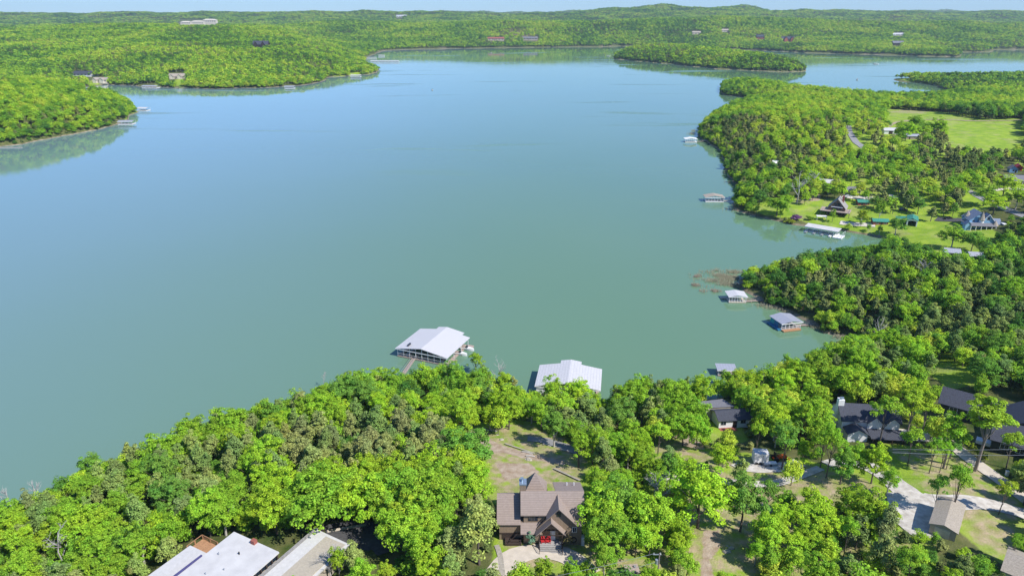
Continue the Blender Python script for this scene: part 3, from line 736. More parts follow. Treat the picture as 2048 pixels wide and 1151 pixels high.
# where nothing tall may stand in front: clearings, roofs, docks as the photograph shows them
CLEAR = [
    [(955, 858), (1010, 868), (1052, 856), (1090, 870), (1150, 900), (1165, 940), (1165, 1085), (1178, 1110), (1120, 1120), (1000, 1130), (993, 1090), (990, 985), (975, 930), (950, 885)],
    [(1005, 850), (1050, 842), (1105, 862), (1165, 905), (1150, 930)],
    [(300, 1151), (375, 1095), (392, 1082), (470, 1060), (560, 1098), (632, 1058), (690, 1080), (665, 1151)],
    [(665, 1062), (770, 1068), (770, 1110), (700, 1100)],
    [(790, 650), (946, 650), (944, 690), (900, 716), (865, 724), (790, 718)], [(790, 716), (870, 724), (810, 735), (790, 725)],
    [(1070, 715), (1208, 715), (1200, 778), (1180, 770), (1080, 790), (1070, 790)],
    [(1208, 730), (1240, 745), (1210, 790), (1196, 780)],
    [(1433, 727), (1462, 727), (1458, 740), (1433, 740)],
    [(1440, 578), (1525, 578), (1525, 606), (1440, 606)], [(1540, 625), (1632, 625), (1632, 662), (1540, 662)],
    [(1372, 535), (1488, 535), (1488, 580), (1372, 600)],
    [(1600, 440), (1692, 448), (1690, 476), (1600, 470)], [(1628, 396), (1700, 395), (1702, 440), (1628, 444)],
    [(1620, 470), (1760, 472), (1766, 482), (1700, 490), (1620, 490)],
    [(1790, 424), (1842, 424), (1842, 460), (1790, 458)], [(1915, 418), (2010, 418), (2010, 465), (1915, 462)], [(1870, 432), (1920, 432), (1920, 446), (1870, 446)],
    [(1940, 385), (1975, 382), (2048, 418), (2048, 440), (2000, 425), (1945, 398)], [(2000, 338), (2060, 338), (2060, 372), (2000, 368)],
    [(2012, 322), (2038, 322), (2038, 344), (2012, 344)], [(1980, 366), (2048, 366), (2048, 400), (1985, 390)],
    [(1518, 400), (1580, 402), (1632, 412), (1640, 430), (1625, 440), (1580, 432), (1525, 428)],
    [(1700, 395), (1730, 410), (1740, 420), (1790, 425), (1785, 440), (1700, 440)], [(1700, 405), (1760, 415), (1760, 440), (1700, 440)],
    [(1840, 440), (1880, 440), (1915, 460), (1880, 490), (1830, 480), (1800, 470)], [(1875, 483), (1945, 485), (1945, 500), (1880, 500)],
    [(1890, 498), (1904, 498), (1904, 508), (1890, 506)], [(1938, 502), (1952, 502), (1952, 518), (1938, 518)],
    [(1768, 216), (1880, 222), (1960, 238), (2048, 236), (2048, 288), (1960, 292), (1900, 280), (1895, 255), (1870, 240), (1780, 240)],
    [(1694, 250), (1704, 250), (1712, 270), (1728, 290), (1712, 290), (1698, 275)], [(1768, 256), (1786, 256), (1786, 268), (1768, 268)], [(1811, 268), (1830, 268), (1830, 278), (1811, 278)],
    [(1408, 798), (1450, 796), (1492, 832), (1490, 860), (1425, 864), (1408, 840)], [(1370, 868), (1400, 866), (1405, 905), (1370, 895)],
    [(1500, 900), (1565, 898), (1560, 935), (1500, 935)], [(1668, 785), (1690, 785), (1690, 815), (1668, 830)],
    [(1726, 806), (1800, 800), (1804, 850), (1726, 850)], [(1738, 850), (1812, 850), (1812, 885), (1745, 885)],
    [(1878, 762), (1930, 775), (1960, 800), (1960, 835), (1900, 820), (1878, 795)], [(1975, 775), (2060, 770), (2060, 905), (2010, 900), (1972, 850)],
    [(1880, 708), (1905, 708), (1905, 740), (1880, 735)], [(1900, 765), (1870, 745), (1860, 750), (1860, 765)],
    [(1765, 895), (1830, 900), (1850, 920), (2048, 1000), (2048, 1150), (2000, 1100), (1960, 1040), (1850, 1060), (1800, 1060), (1795, 985), (1760, 935)],
    [(1900, 885), (1990, 890), (2030, 960), (2030, 985), (1960, 945), (1905, 905)],
    [(1855, 1020), (1895, 1018), (1900, 1045), (1862, 1070)],
    [(1628, 920), (1675, 925), (1668, 950), (1632, 945)], [(1410, 970), (1450, 965), (1450, 1010), (1410, 1010)],
    [(1480, 960), (1570, 945), (1575, 970), (1500, 985)], [(1408, 1060), (1450, 1060), (1480, 1090), (1500, 1151), (1395, 1151), (1405, 1110)],
    [(1488, 955), (1512, 955), (1512, 970), (1488, 970)],
    [(0, 1100), (22, 1103), (22, 1120), (0, 1128)],
    [(176, 152), (208, 152), (208, 170), (176, 172)], [(334, 143), (372, 143), (372, 158), (334, 158)], [(350, 156), (364, 156), (364, 180), (350, 180)],
    [(504, 85), (527, 85), (527, 95), (504, 95)], [(142, 143), (178, 143), (178, 151), (142, 151)], [(282, 166), (316, 166), (316, 178), (282, 178)],
    [(164, 171), (182, 171), (182, 181), (164, 181)], [(232, 237), (262, 237), (262, 250), (232, 250)], [(270, 210), (292, 210), (292, 224), (270, 224)],
    [(566, 167), (590, 167), (590, 178), (566, 178)], [(698, 145), (722, 145), (722, 156), (698, 156)], [(730, 110), (782, 110), (782, 126), (730, 126)],
    [(355, 38), (434, 38), (434, 50), (355, 50)], [(1784, 156), (1822, 158), (1822, 166), (1784, 164)],
    [(975, 74), (1010, 74), (1010, 82), (975, 82)], [(1045, 72), (1078, 72), (1078, 82), (1045, 82)], 
    [(1383, 60), (1400, 60), (1400, 69), (1383, 69)], [(1443, 56), (1458, 56), (1458, 64), (1443, 64)], [(1512, 68), (1530, 68), (1530, 79), (1512, 79)], [(1563, 72), (1587, 72), (1587, 84), (1563, 84)],
    [(1785, 64), (1808, 64), (1808, 72), (1785, 72)], [(1783, 83), (1802, 83), (1802, 92), (1783, 92)], [(790, 30), (806, 30), (806, 36), (790, 36)]]
CLEAR = [(np.array(c), min(p[0] for p in c), max(p[0] for p in c), min(p[1] for p in c), max(p[1] for p in c)) for c in CLEAR]
def blocked(px, py):
    b = np.zeros(px.shape, bool)
    for poly, x0, x1, y0, y1 in CLEAR:
        m = (px > x0) & (px < x1) & (py > y0) & (py < y1)
        i = np.nonzero(m)[0]
        if len(i): b[i] |= inpoly(px[i], py[i], poly.tolist())
    return b
def crown_blocked(x, y, z, h, r):
    b = np.zeros(x.shape, bool)
    for hf, rf in ((.97, 0), (.72, -.75), (.72, .75), (.72, 0), (.45, -.7), (.45, .7), (.15, 0)):
        px, py = project(x + r * rf, y, z + h * hf)
        b |= blocked(px, py)
    return b
# visibility of the ground from the camera, with slack so that a step to the side still finds trees
el = (GZ + np.where(GZ > 2, 8, 0) - CAM_H) / DD
run = np.maximum.accumulate(el, axis=0)
run = np.vstack([np.full((1, nc), -9.0), run[:-1]])
for _ in range(2): run = np.minimum(run, np.minimum(np.roll(run, 4, 1), np.roll(run, -4, 1)))
def visible(x, y, z, slack):
    D = np.hypot(x, y); t = np.arctan2(x, y)
    i = np.clip(np.searchsorted(dd, D) - 1, 0, nr - 1); j = np.clip(np.searchsorted(th, t), 0, nc - 1)
    return (z + 14 + slack - CAM_H) / D > run[i, j]

BUILD_SPOTS = []      # (x, y, radius) kept free of trunks
def keepfree(x, y, r): BUILD_SPOTS.append((x, y, r))
def free(x, y):
    m = np.ones(x.shape, bool)
    for a, b, r in BUILD_SPOTS: m &= (x - a) ** 2 + (y - b) ** 2 > r * r
    return m
def band(d0, d1, sp, wide=.80):
    xs = np.arange(-d1 * wide - 60, d1 * wide + 60, sp); ys = np.arange(d0 * .7, d1, sp * .9)
    X, Y = np.meshgrid(xs, ys); X = X + (np.arange(len(ys)) % 2)[:, None] * sp * .5
    X = (X + rng.uniform(-.42, .42, X.shape) * sp).ravel(); Y = (Y + rng.uniform(-.42, .42, Y.shape) * sp).ravel()
    D = np.hypot(X, Y)
    m = (D >= d0) & (D < d1) & (np.abs(X) < Y * wide + 50)
    return X[m], Y[m]

# ------------------------------------------------------------------ building helpers
def gable_roof(mb, x0, x1, y0, y1, ze, rise, axis='x', oh=.5, t=.18, mi=0):
    if axis == 'x':
        yc = (y0 + y1) / 2; s = rise / ((y1 - y0) / 2); a, b = x0 - oh, x1 + oh
        mb.slab([(a, y0 - oh, ze - s * oh), (b, y0 - oh, ze - s * oh), (b, yc, ze + rise), (a, yc, ze + rise)], t, mi)
        mb.slab([(a, yc, ze + rise), (b, yc, ze + rise), (b, y1 + oh, ze - s * oh), (a, y1 + oh, ze - s * oh)], t, mi)
    else:
        xc = (x0 + x1) / 2; s = rise / ((x1 - x0) / 2); a, b = y0 - oh, y1 + oh
        mb.slab([(x0 - oh, a, ze - s * oh), (xc, a, ze + rise), (xc, b, ze + rise), (x0 - oh, b, ze - s * oh)], t, mi)
        mb.slab([(xc, a, ze + rise), (x1 + oh, a, ze - s * oh), (x1 + oh, b, ze - s * oh), (xc, b, ze + rise)], t, mi)
    return mb
def hip_roof(mb, x0, x1, y0, y1, ze, rise, oh=.5, run=None):
    x0 -= oh; x1 += oh; y0 -= oh; y1 += oh
    r = run if run is not None else (y1 - y0) / 2
    yc = (y0 + y1) / 2; a = min(r, (x1 - x0) / 2)
    v = [(x0, y0, ze), (x1, y0, ze), (x1, y1, ze), (x0, y1, ze), (x0 + a, yc, ze + rise), (x1 - a, yc, ze + rise), (x0, y0, ze - .2), (x1, y0, ze - .2), (x1, y1, ze - .2), (x0, y1, ze - .2)]
    return mb.add(v, [(0, 1, 5, 4), (1, 2, 5), (2, 3, 4, 5), (3, 0, 4), (6, 9, 8, 7), (0, 6, 7, 1), (1, 7, 8, 2), (2, 8, 9, 3), (3, 9, 6, 0)])
def gable_walls(mb, x0, x1, y0, y1, h, rise, axis='x', t=.2, zb=-1.5):
    mb.box(x0, x1, y0, y1, zb, h)
    if axis == 'x':
        yc = (y0 + y1) / 2
        for x in (x0, x1 - t): mb.prism([(x, y0, h), (x, y1, h), (x, yc, h + rise - .15)], (t, 0, 0))
    else:
        xc = (x0 + x1) / 2
        for y in (y0, y1 - t): mb.prism([(x0, y, h), (x1, y, h), (xc, y, h + rise - .15)], (0, t, 0))
    return mb
def window(parent, cx, cy, cz, w=1.2, h=1.3, face='f', frame='white'):
    f = MB(); p = MB(); d = .06
    if face in 'fb':
        s = -1 if face == 'f' else 1
        y = cy + s * d
        f.box(cx - w / 2 - .1, cx + w / 2 + .1, min(cy, y), max(cy, y), cz - h / 2 - .1, cz + h / 2 + .1)
        a, b = y, y + s * .02
        p.box(cx - w / 2, cx - .03, min(a, b), max(a, b), cz - h / 2, cz + h / 2); p.box(cx + .03, cx + w / 2, min(a, b), max(a, b), cz - h / 2, cz + h / 2)
    else:
        s = -1 if face == 'l' else 1
        x = cx + s * d
        f.box(min(cx, x), max(cx, x), cy - w / 2 - .1, cy + w / 2 + .1, cz - h / 2 - .1, cz + h / 2 + .1)
        a, b = x, x + s * .02
        p.box(min(a, b), max(a, b), cy - w / 2, cy - .03, cz - h / 2, cz + h / 2); p.box(min(a, b), max(a, b), cy + .03, cy + w / 2, cz - h / 2, cz + h / 2)
    o = part('window', f, M[frame], parent); part('pane', p, M['glass'], o)
    return o
def door(parent, cx, cy, z0, w=1.0, h=2.1, face='f', m='trim_brown'):
    d = MB(); k = MB(); s = -1 if face == 'f' else 1
    d.box(cx - w / 2, cx + w / 2, cy + min(0, s * .07), cy + max(0, s * .07), z0, z0 + h)
    o = part('door', d, M[m], parent)
    k.box(cx + w / 2 - .2, cx + w / 2 - .1, cy + s * .12 - .03, cy + s * .12 + .03, z0 + .95, z0 + 1.1); part('handle', k, M['steel'], o)
    return o
def place(name, label, cat, px, py, rot, z=None, r=0, group=None):
    if z is None: x, y, z = gp1(px, py)
    else:
        x, y = at(px, py, z); x = float(x); y = float(y)
    t = thing(name, label, cat, (x, y, z), R(rot), group)
    if r:
        c, s = math.cos(R(rot)), math.sin(R(rot)); keepfree(x + r * .7 * c - r * .5 * s, y + r * .7 * s + r * .5 * c, r)
    return t

# ------------------------------------------------------------------ brown two-storey house in the clearing
H0 = place('house', 'brown two storey house with steep shingle roofs and a gabled front porch', 'house', 1047.2, 1086.5, 0, r=9)
wm = MB()
wm.box(0, 6.6, 0, 7, -1.5, 3.1); wm.box(0, 6.6, 1.2, 6.9, 3.1, 6.3)
wm.box(6.6, 11.1, 0, 9.4, -1.5, 3.5)
wm.prism([(2.4, 0, 3.5), (11.1, 0, 3.5), (6.6, 0, 8.3)], (0, .25, 0))
wm.prism([(0, 1.2, 6.3), (0, 6.9, 6.3), (0, 4.05, 9.0)], (.2, 0, 0)); wm.prism([(10.9, .3, 3.5), (10.9, 9.4, 3.5), (10.9, 9.2, 7.2), (10.9, 4.1, 8.9)], (.2, 0, 0))
part('wall', wm, M['siding_brown'], H0)
rf = MB()
rf.slab([(-.6, .7, 6.2), (6.2, .7, 6.2), (6.2, 4.1, 9.25), (-.6, 4.1, 9.25)], .2)
rf.slab([(-.6, 4.1, 9.25), (6.2, 4.1, 9.25), (6.2, 7.4, 6.2), (-.6, 7.4, 6.2)], .2)
rf.slab([(6.2, .1, 4.02), (11.1, .1, 4.02), (11.35, -.45, 3.3), (11.75, -.45, 3.3), (11.75, 4.1, 9.25), (6.2, 4.1, 9.25)], .2)
rf.slab([(6.2, 4.1, 9.25), (11.75, 4.1, 9.25), (11.6, 9.9, 7.0), (6.0, 9.9, 7.0)], .2)
part('roof', rf, M['shingle_brown'], H0)
gr = MB()
gr.slab([(6.6, -.7, 8.75), (11.5, -.7, 3.42), (11.5, .1, 3.42), (6.6, 4.0, 8.75)], .16)
gr.slab([(4.3, -.7, 6.2), (6.6, -.7, 8.75), (6.6, 4.0, 8.75), (4.3, .68, 6.2)], .16)
part('gable', gr, M['shingle_brown'], H0)
sk = MB(); sk.slab([(-.6, -.6, 2.85), (3.4, -.6, 2.85), (3.4, 1.2, 4.1), (-.6, 1.2, 4.1)], .15)
part('skirt_roof', sk, M['shingle_brown'], H0)
tw = MB(); tw.box(.3, 4.5, 6.9, 11, -1.5, 6.0); part('tower', tw, M['siding_brown'], H0)
tr = MB(); tr.add([(-.1, 6.6, 6), (4.9, 6.6, 6), (4.9, 11.4, 6), (-.1, 11.4, 6), (2.4, 8.9, 10.1)], [(0, 1, 4), (1, 2, 4), (2, 3, 4), (3, 0, 4), (3, 2, 1, 0)]); part('tower_roof', tr, M['shingle_brown'], H0)
cmb = MB(); cmb.box(-.75, .5, 4.5, 6.2, -1.5, 10.3); co_ = part('chimney', cmb, M['siding_brown'], H0)
cp = MB(); cp.box(-.85, .6, 4.4, 6.3, 10.3, 10.55); cp.tube([(-.3, 5.3, 10.5), (-.3, 5.3, 11.3)], [.2, .2], 8); cp.box(-.6, .0, 5.0, 5.6, 11.3, 11.4); part('chimney_cap', cp, M['metal_cap'], co_)
lw = MB(); lw.box(-4.7, -.1, 1.3, 7.2, -1.5, 4.1); lw.prism([(-4.7, 1.3, 4.1), (-4.7, 7.2, 4.1), (-4.7, 4.6, 7.0)], (.2, 0, 0)); part('side_wing', lw, M['siding_brown'], H0)
lr = MB(); lr.slab([(-5.2, .85, 3.9), (-.6, .85, 3.9), (-.6, 5.4, 7.7), (-5.2, 5.4, 7.7)], .18); lr.slab([(-5.2, 5.4, 7.7), (-.6, 5.4, 7.7), (-.6, 7.8, 6.0), (-5.2, 7.8, 6.0)], .18); part('side_wing_roof', lr, M['shingle_brown'], H0)
gd = MB(); gd.box(-4.2, -1.7, 1.22, 1.3, 0, 1.2); gd.box(-4.6, -.2, 1.18, 1.3, 1.35, 1.6); part('lower_panel', gd, M['trim_brown'], H0)
pr = MB(); s_ = 1.0
pr.slab([(2.25, -1.6, 3.2), (5.15, -1.6, 6.25), (5.15, .9, 6.25), (2.25, .5, 3.2)], .16); pr.slab([(5.15, -1.6, 6.25), (8.05, -1.6, 3.2), (8.05, 0, 3.2), (5.15, .9, 6.25)], .16)
po = part('porch_roof', pr, M['shingle_brown'], H0)
tt = MB()
tt.bar((2.6, -1.5, 3.3), (7.7, -1.5, 3.3), .09); tt.bar((5.15, -1.5, 3.3), (5.15, -1.5, 5.9), .08); tt.bar((3.8, -1.5, 3.3), (4.6, -1.5, 5.3), .06); tt.bar((6.5, -1.5, 3.3), (5.7, -1.5, 5.3), .06)
part('truss', tt, M['trim_brown'], po)
dk = MB(); dk.box(2.9, 7.4, -1.5, -.02, -.3, 1.0); part('porch_deck', dk, M['wood_grey'], H0)
st = MB()
for i in range(5): st.box(3.1, 7.2, -1.5 - .32 * (i + 1), -1.5 - .32 * i, -.3, .82 - .19 * i)
part('steps', st, M['wood_grey'], H0)
rs = MB()
for i in range(5): rs.box(3.1, 7.2, -1.52 - .32 * (i + 1), -1.5 - .32 * (i + 1), -.3, .70 - .19 * i)
part('riser', rs, M['trim_brown'], H0)
for x in (2.95, 7.35):
    p_ = MB(); p_.box(x - .1, x + .1, -1.55, -1.35, 0, 3.3); part('post', p_, M['trim_brown'], H0)
    p_ = MB(); p_.bar((x, -1.5, 1.95), (x, -3.15, 1.0), .06); p_.bar((x, -3.15, 0), (x, -3.15, 1.0), .06)
    for i in range(5): p_.bar((x, -1.6 - i * .32, 1 - .19 * i), (x, -1.6 - i * .32, 1.85 - .18 * i), .03)
    part('handrail', p_, M['trim_brown'], H0)
for cx, cy, cz, w_, h_ in ((1.35, 1.2, 5.15, .75, 1.1), (2.25, 1.2, 5.15, .75, 1.1), (6.65, 0, 7.0, .6, .9), (9.75, 0, 3.4, .7, 1.1), (1.2, 0, 1.9, .7, 1.1)): window(H0, cx, cy, cz, w_, h_, 'f', 'trim_brown' if cx < 9 else 'white')
door(H0, 5.6, 0, 1.0, 1.0, 2.1, 'f', 'white')
for x in (8.7, 10.1):
    v_ = MB(); v_.tube([(x, 7.6, 7.5), (x, 7.6, 8.6)], [.09, .09], 6); part('vent_pipe', v_, M['white'], H0)
bp_ = MB(); bp_.box(11.15, 11.75, -.2, .9, -.5, 1.5); part('utility_box', bp_, M['white'], H0)
wr = MB()
for k in range(12):
    a0, a1 = k * math.pi / 6, (k + 1) * math.pi / 6
    wr.bar((9.7 + .5 * math.cos(a0), -.1, 1.0 + .6 * math.sin(a0)), (9.7 + .5 * math.cos(a1), -.1, 1.0 + .6 * math.sin(a1)), .09)
part('wreath', wr, M['rubber'], H0)
sd = MB(); sd.box(-3.6, -.4, -.6, 1.2, 0, .5); sd.bar((-3.2, -.5, .4), (-1.2, .2, 2.3), .07); sd.bar((-.6, -.5, .4), (-.6, -.5, 1.4), .06); sd.bar((-2.8, -.5, 1.3), (-.5, -.5, 1.3), .06); part('side_deck', sd, M['trim_brown'], H0)
# two red porch chairs, their own things
hx, hy, hz_ = H0.location
for i, (dx, wd) in enumerate(((3.75, 'left'), (4.75, 'right'))):
    c = thing('porch_chair', f'red wooden chair on the porch of the brown house, the {wd} one', 'chair', (hx + dx, hy - .75, hz_ + 1.0), R(10 - 20 * i), 'red porch chairs')
    m_ = MB(); m_.box(-.35, .35, -.35, .3, .32, .4); part('seat', m_, M['red'], c)
    m_ = MB()
    for k in range(5): m_.prism([(-.34 + k * .14, .25, .4), (-.22 + k * .14, .25, .4), (-.22 + k * .14, .5, 1.15), (-.34 + k * .14, .5, 1.15)], (0, .05, 0))
    part('backrest', m_, M['red'], c)
    for s in (-1, 1):
        m_ = MB(); m_.box(s * .42 - .07, s * .42 + .07, -.4, .35, .55, .6); part('armrest', m_, M['red'], c)
        m_ = MB(); m_.box(s * .42 - .04, s * .42 + .04, -.38, -.3, 0, .55); part('leg', m_, M['red'], c)
        m_ = MB(); m_.box(s * .42 - .04, s * .42 + .04, .25, .33, 0, .55); part('leg', m_, M['red'], c)

# ------------------------------------------------------------------ long flat roofed building, bottom left
fx, fy = at(468, 1062, 18.5); fx, fy = float(fx), float(fy); fz = gz(fx, fy)
B0 = thing('flat_roofed_building', 'sprawling building with three pale grey flat roof sections and a violet edged parapet', 'building', (fx, fy, fz), R(-28))
keepfree(fx - 2, fy - 10, 14); keepfree(fx + 16, fy - 5, 10); keepfree(fx + 20, fy + .5, 5); keepfree(fx - 10, fy - 12, 8); keepfree(fx - 5, fy - 1, 4)
zt = 18.5 - fz
m_ = MB(); m_.box(.3, 11.0, -22, -.3, -2, zt - .3); part('wall', m_, M['tan'], B0)
m_ = MB(); m_.slab([(0, -22, zt - .35), (11.6, -22, zt - .25), (11.6, 0, zt + .05), (0, 0, zt)], .35); part('roof', m_, M['membrane'], B0)
m_ = MB(); m_.box(-5.2, .1, -24, -6.2, -2, zt - 1.3); part('side_wing', m_, M['tan'], B0)
m_ = MB(); m_.slab([(-6.0, -24, zt - 1.35), (.0, -24, zt - 1.3), (.0, -5.7, zt - 1.0), (-5.4, -5.7, zt - 1.05)], .3); part('side_wing_roof', m_, M['membrane_dirty'], B0)
m_ = MB(); m_.prism([(-.35, -7.2, zt - .95), (-.05, -7.2, zt - .95), (-.05, -7.2, zt + .12), (-.35, -7.2, zt + .12)], (0, -15, 0)); part('parapet', m_, M['cap_blue'], B0)
m_ = MB(); m_.box(13.0, 19.8, -24, 8.4, -2, zt - 1.4); part('right_wing', m_, M['tan'], B0)
m_ = MB(); m_.slab([(12.4, -24, zt - 1.35), (20.4, -24, zt - 1.6), (20.4, 9.0, zt - 1.6), (12.4, 9.0, zt - 1.3)], .3); part('right_wing_roof', m_, M['membrane_dirty'], B0)
m_ = MB(); m_.box(11.7, 12.3, -24, 9.2, -2, zt - 1.2); part('parapet', m_, M['shingle_silver'], B0)
m_ = MB(); m_.box(11.05, 11.2, -21, -.6, zt - 1.6, zt - .45); cl_ = part('clerestory', m_, M['glass'], B0)
for i in range(16): m_ = MB(); m_.box(11.2, 11.5, -20 + i * 1.3, -19.75 + i * 1.3, zt - 1.6, zt - .45); part('mullion', m_, M['trim_brown'], cl_)
for x, y, s, zz in ((5.6, -3.8, .25, .5), (2.4, -5.6, .2, .5), (6.3, -7.8, .2, .35), (4.2, -10, .2, .3)):
    v_ = MB(); v_.tube([(x, y, zt - .1), (x, y, zt + zz)], [s * .5, s * .5], 6); part('vent_pipe', v_, M['rubber'] if s > .2 else M['steel'], B0)
ch = MB(); ch.box(5.4, 6.3, -.9, -.1, zt - .2, zt + .8); part('chimney', ch, M['brick'], B0)
dkx = MB(); dkx.box(-6.9, -2.6, -5.6, -1.9, zt - 3.2, zt - 3.0)
for x_, y_ in ((-6.8, -2), (-4.7, -2), (-2.7, -2), (-6.8, -3.8), (-6.8, -5.5)): dkx.box(x_ - .1, x_ + .1, y_ - .1, y_ + .1, -2, zt - 2.0)
dkx.box(-6.9, -2.6, -2.05, -1.95, zt - 2.1, zt - 2.0); dkx.box(-6.95, -6.85, -5.6, -1.9, zt - 2.1, zt - 2.0)
part('deck', dkx, M['wood_orange'], B0)
for i in range(14):
    v_ = MB(); v_.box(-6.7 + i * .3, -6.63 + i * .3, -2.04, -1.98, zt - 3.0, zt - 2.1); part('baluster', v_, M['wood_orange'], B0)

# ------------------------------------------------------------------ boat docks
def dock(name, label, cx, cy, rot, w, d, roofm='metal_white', ze=3.2, rise=1.1, style='gable_y', deck=.45, walk=1.3, slips=0, bays=5, ext=None, deckm='wood', skirt=None, gang=None, floatm='float', side_panels=(), fine=True, group=None, swimdeck=None):
    """Roofed floating dock. Local x runs along its front, y away from its front, origin at the front left corner."""
    t = thing(name, label, 'dock', (cx, cy, 0), R(rot), group)
    r = MB(); oh = .45
    if style == 'gable_y':       # ridge runs front to back
        xc = w / 2
        for x0, z0, x1, z1 in ((-oh, ze, xc, ze + rise), (xc, ze + rise, w + oh, ze)):
            r.slab([(x0, -oh, z0), (x1, -oh, z1), (x1, d + oh, z1), (x0, d + oh, z0)], .14)
        if ext:
            e0, e1, ed = ext; f = rise / (xc + oh)
            zl = lambda x: ze + rise - abs(x - xc) * f
            r.slab([(e0, d + oh + .02, zl(e0)), (xc, d + oh + .02, ze + rise), (xc, d + oh + ed, ze + rise), (e0, d + oh + ed, zl(e0))], .14)
            r.slab([(xc, d + oh + .02, ze + rise), (e1, d + oh + .02, zl(e1)), (e1, d + oh + ed, zl(e1)), (xc, d + oh + ed, ze + rise)], .14)
    elif style == 'gable_x':
        yc = d / 2
        r.slab([(-oh, -oh, ze), (w + oh, -oh, ze), (w + oh, yc, ze + rise), (-oh, yc, ze + rise)], .14)
        r.slab([(-oh, yc, ze + rise), (w + oh, yc, ze + rise), (w + oh, d + oh, ze), (-oh, d + oh, ze)], .14)
    else:
        r.slab([(-oh, -oh, ze), (w + oh, -oh, ze), (w + oh, d + oh, ze + rise), (-oh, d + oh, ze + rise)], .14)
    ro = part('roof', r, M[roofm], t)
    if fine:
        e = MB(); e.box(-oh - .03, w + oh + .03, -oh - .06, -oh - .01, ze - .3, ze - .02); part('fascia', e, M['white'], ro)
    dm = MB(); dm.box(0, w, -.1, walk, .1, deck); dm.box(0, w, d - walk * .6, d, .1, deck)
    dm.box(0, walk * .8, walk, d - walk * .6, .1, deck); dm.box(w - walk * .8, w, walk, d - walk * .6, .1, deck)
    for i in range(1, slips):
        x = w * i / slips; dm.box(x - .4, x + .4, walk, d - walk * .6, .1, deck - .01)
    part('deck', dm, M[deckm], t)
    fl = MB(); fl.box(.1, w - .1, .05, walk - .15, -.4, .1); fl.box(.1, w - .1, d - walk * .6 + .05, d - .1, -.4, .1); fl.box(.1, walk * .8 - .1, walk, d - walk * .6, -.4, .1); fl.box(w - walk * .8 + .1, w - .1, walk, d - walk * .6, -.4, .1)
    part('float', fl, M[floatm], t)
    n = bays if fine else 2
    for i in range(n + 1):
        x = .12 + (w - .24) * i / n
        for y in (.12, d - .12):
            zz = ze + rise - abs(x - w / 2) / (w / 2 + oh) * rise - .16 if style == 'gable_y' else ze - .12 + (rise * (y / d) if style == 'mono' else 0)
            p_ = MB(); p_.box(x - .07, x + .07, y - .07, y + .07, deck, zz); part('post', p_, M['white'], t)
    if fine:
        for y in ([d * .33, d * .66] if d > 9 else []):
            for x in (.12, w - .12):
                p_ = MB(); p_.box(x - .07, x + .07, y - .07, y + .07, deck, ze - .1); part('post', p_, M['white'], t)
        rl = MB()
        rl.bar((0, .0, deck + 1.0), (w, .0, deck + 1.0), .04); rl.bar((0, 0, deck + .5), (w, 0, deck + .5), .025)
        rl.bar((0, .05, ze - .5), (w, .05, ze - .5), .05)
        part('railing', rl, M['white'], t)
    for s in side_panels:        # (side, y0, y1, material)
        sd_, y0, y1, mm = s; x = 0 if sd_ == 'l' else w
        p_ = MB(); p_.box(x - .04, x + .04, y0, y1, deck, ze - .2); part('side_panel', p_, M[mm], t)
    if swimdeck:
        x0, x1, y0, y1, mm = swimdeck
        p_ = MB(); p_.box(x0, x1, y0, y1, .1, deck); part('swim_deck', p_, M[mm], t)
    if gang:                     # from local point to world point
        (gx, gy), (wx, wy) = gang
        c, s = math.cos(R(rot)), math.sin(R(rot)); dx, dy = wx - cx, wy - cy
        lx, ly = dx * c + dy * s, -dx * s + dy * c
        lz = max(gz(wx, wy), .3) + .3
        v = Vector((lx - gx, ly - gy, 0)); L = v.length; v.normalize(); nrm = Vector((-v.y, v.x, 0)) * .65
        a, b = Vector((gx, gy, deck)), Vector((lx, ly, lz))
        p_ = MB(); p_.slab([a - nrm, b - nrm, b + nrm, a + nrm], .15); g_ = part('gangway', p_, M['wood'], t)
        for sg in (-1, 1):
            hr = MB(); up = Vector((0, 0, 1.0)); hr.bar(a + nrm * sg + up, b + nrm * sg + up, .045)
            k = max(2, int(L / 1.6))
            for i in range(k + 1):
                q = (a + nrm * sg).lerp(b + nrm * sg, i / k); hr.bar(q, q + up, .035)
            part('handrail', hr, M['steel'], g_)
    return t
gA = gp1(808, 745)
DA = dock('covered_dock', 'largest covered boat dock, broad pale gabled roof on thin white posts', -39.6, 217.0, -22.5, 19.2, 16.6, 'metal_white', 3.3, 1.6, 'gable_y', slips=6, bays=8, ext=(6.2, 16.5, 1.9), gang=((6.5, -.1), (float(at(806, 748, .5)[0]), float(at(806, 748, .5)[1]))))
keepfree(-31, 205, 4)
for i in range(5):
    pass
p_ = MB(); p_.box(3.4, 3.9, 1.2, 3.0, 4.05, 4.6); part('rooftop_unit', p_, M['glass'], DA)
for q in ((20.6, 3.5, 5.0), (20.4, 8.8, 10.2), (21.2, 14.2, 17.0)): p_ = MB(); p_.box(19.2, q[0], q[1], q[2], .1, .45); part('finger_pier', p_, M['wood'], DA)
DB = dock('covered_dock', 'second covered boat dock with bright white gabled roof, partly behind shore trees', 7.5, 190.9, -8.5, 19.4, 13.2, 'metal_white', 3.3, 1.7, 'gable_y', slips=6, bays=8, ext=(6.4, 13.1, 2.0), gang=((12, -.1), (19.0, 183.0)), side_panels=(('l', 0, 3.2, 'white'),))
p_ = MB(); p_.box(-.02, 2.3, -.06, 0, .45, 3.0); part('front_panel', p_, M['white'], DB)
dock('covered_dock', 'small pale dock roof just showing behind the yellow green shore trees', *[float(v) for v in at(1436, 746, 1)], -4, 5.5, 3.2, 'metal_grey', 2.4, .4, 'mono', bays=3)
x_, y_ = [float(v) for v in at(1457.5, 604.5, .2)]
gx_, gy_ = [float(v) for v in at(1524, 600, .5)]
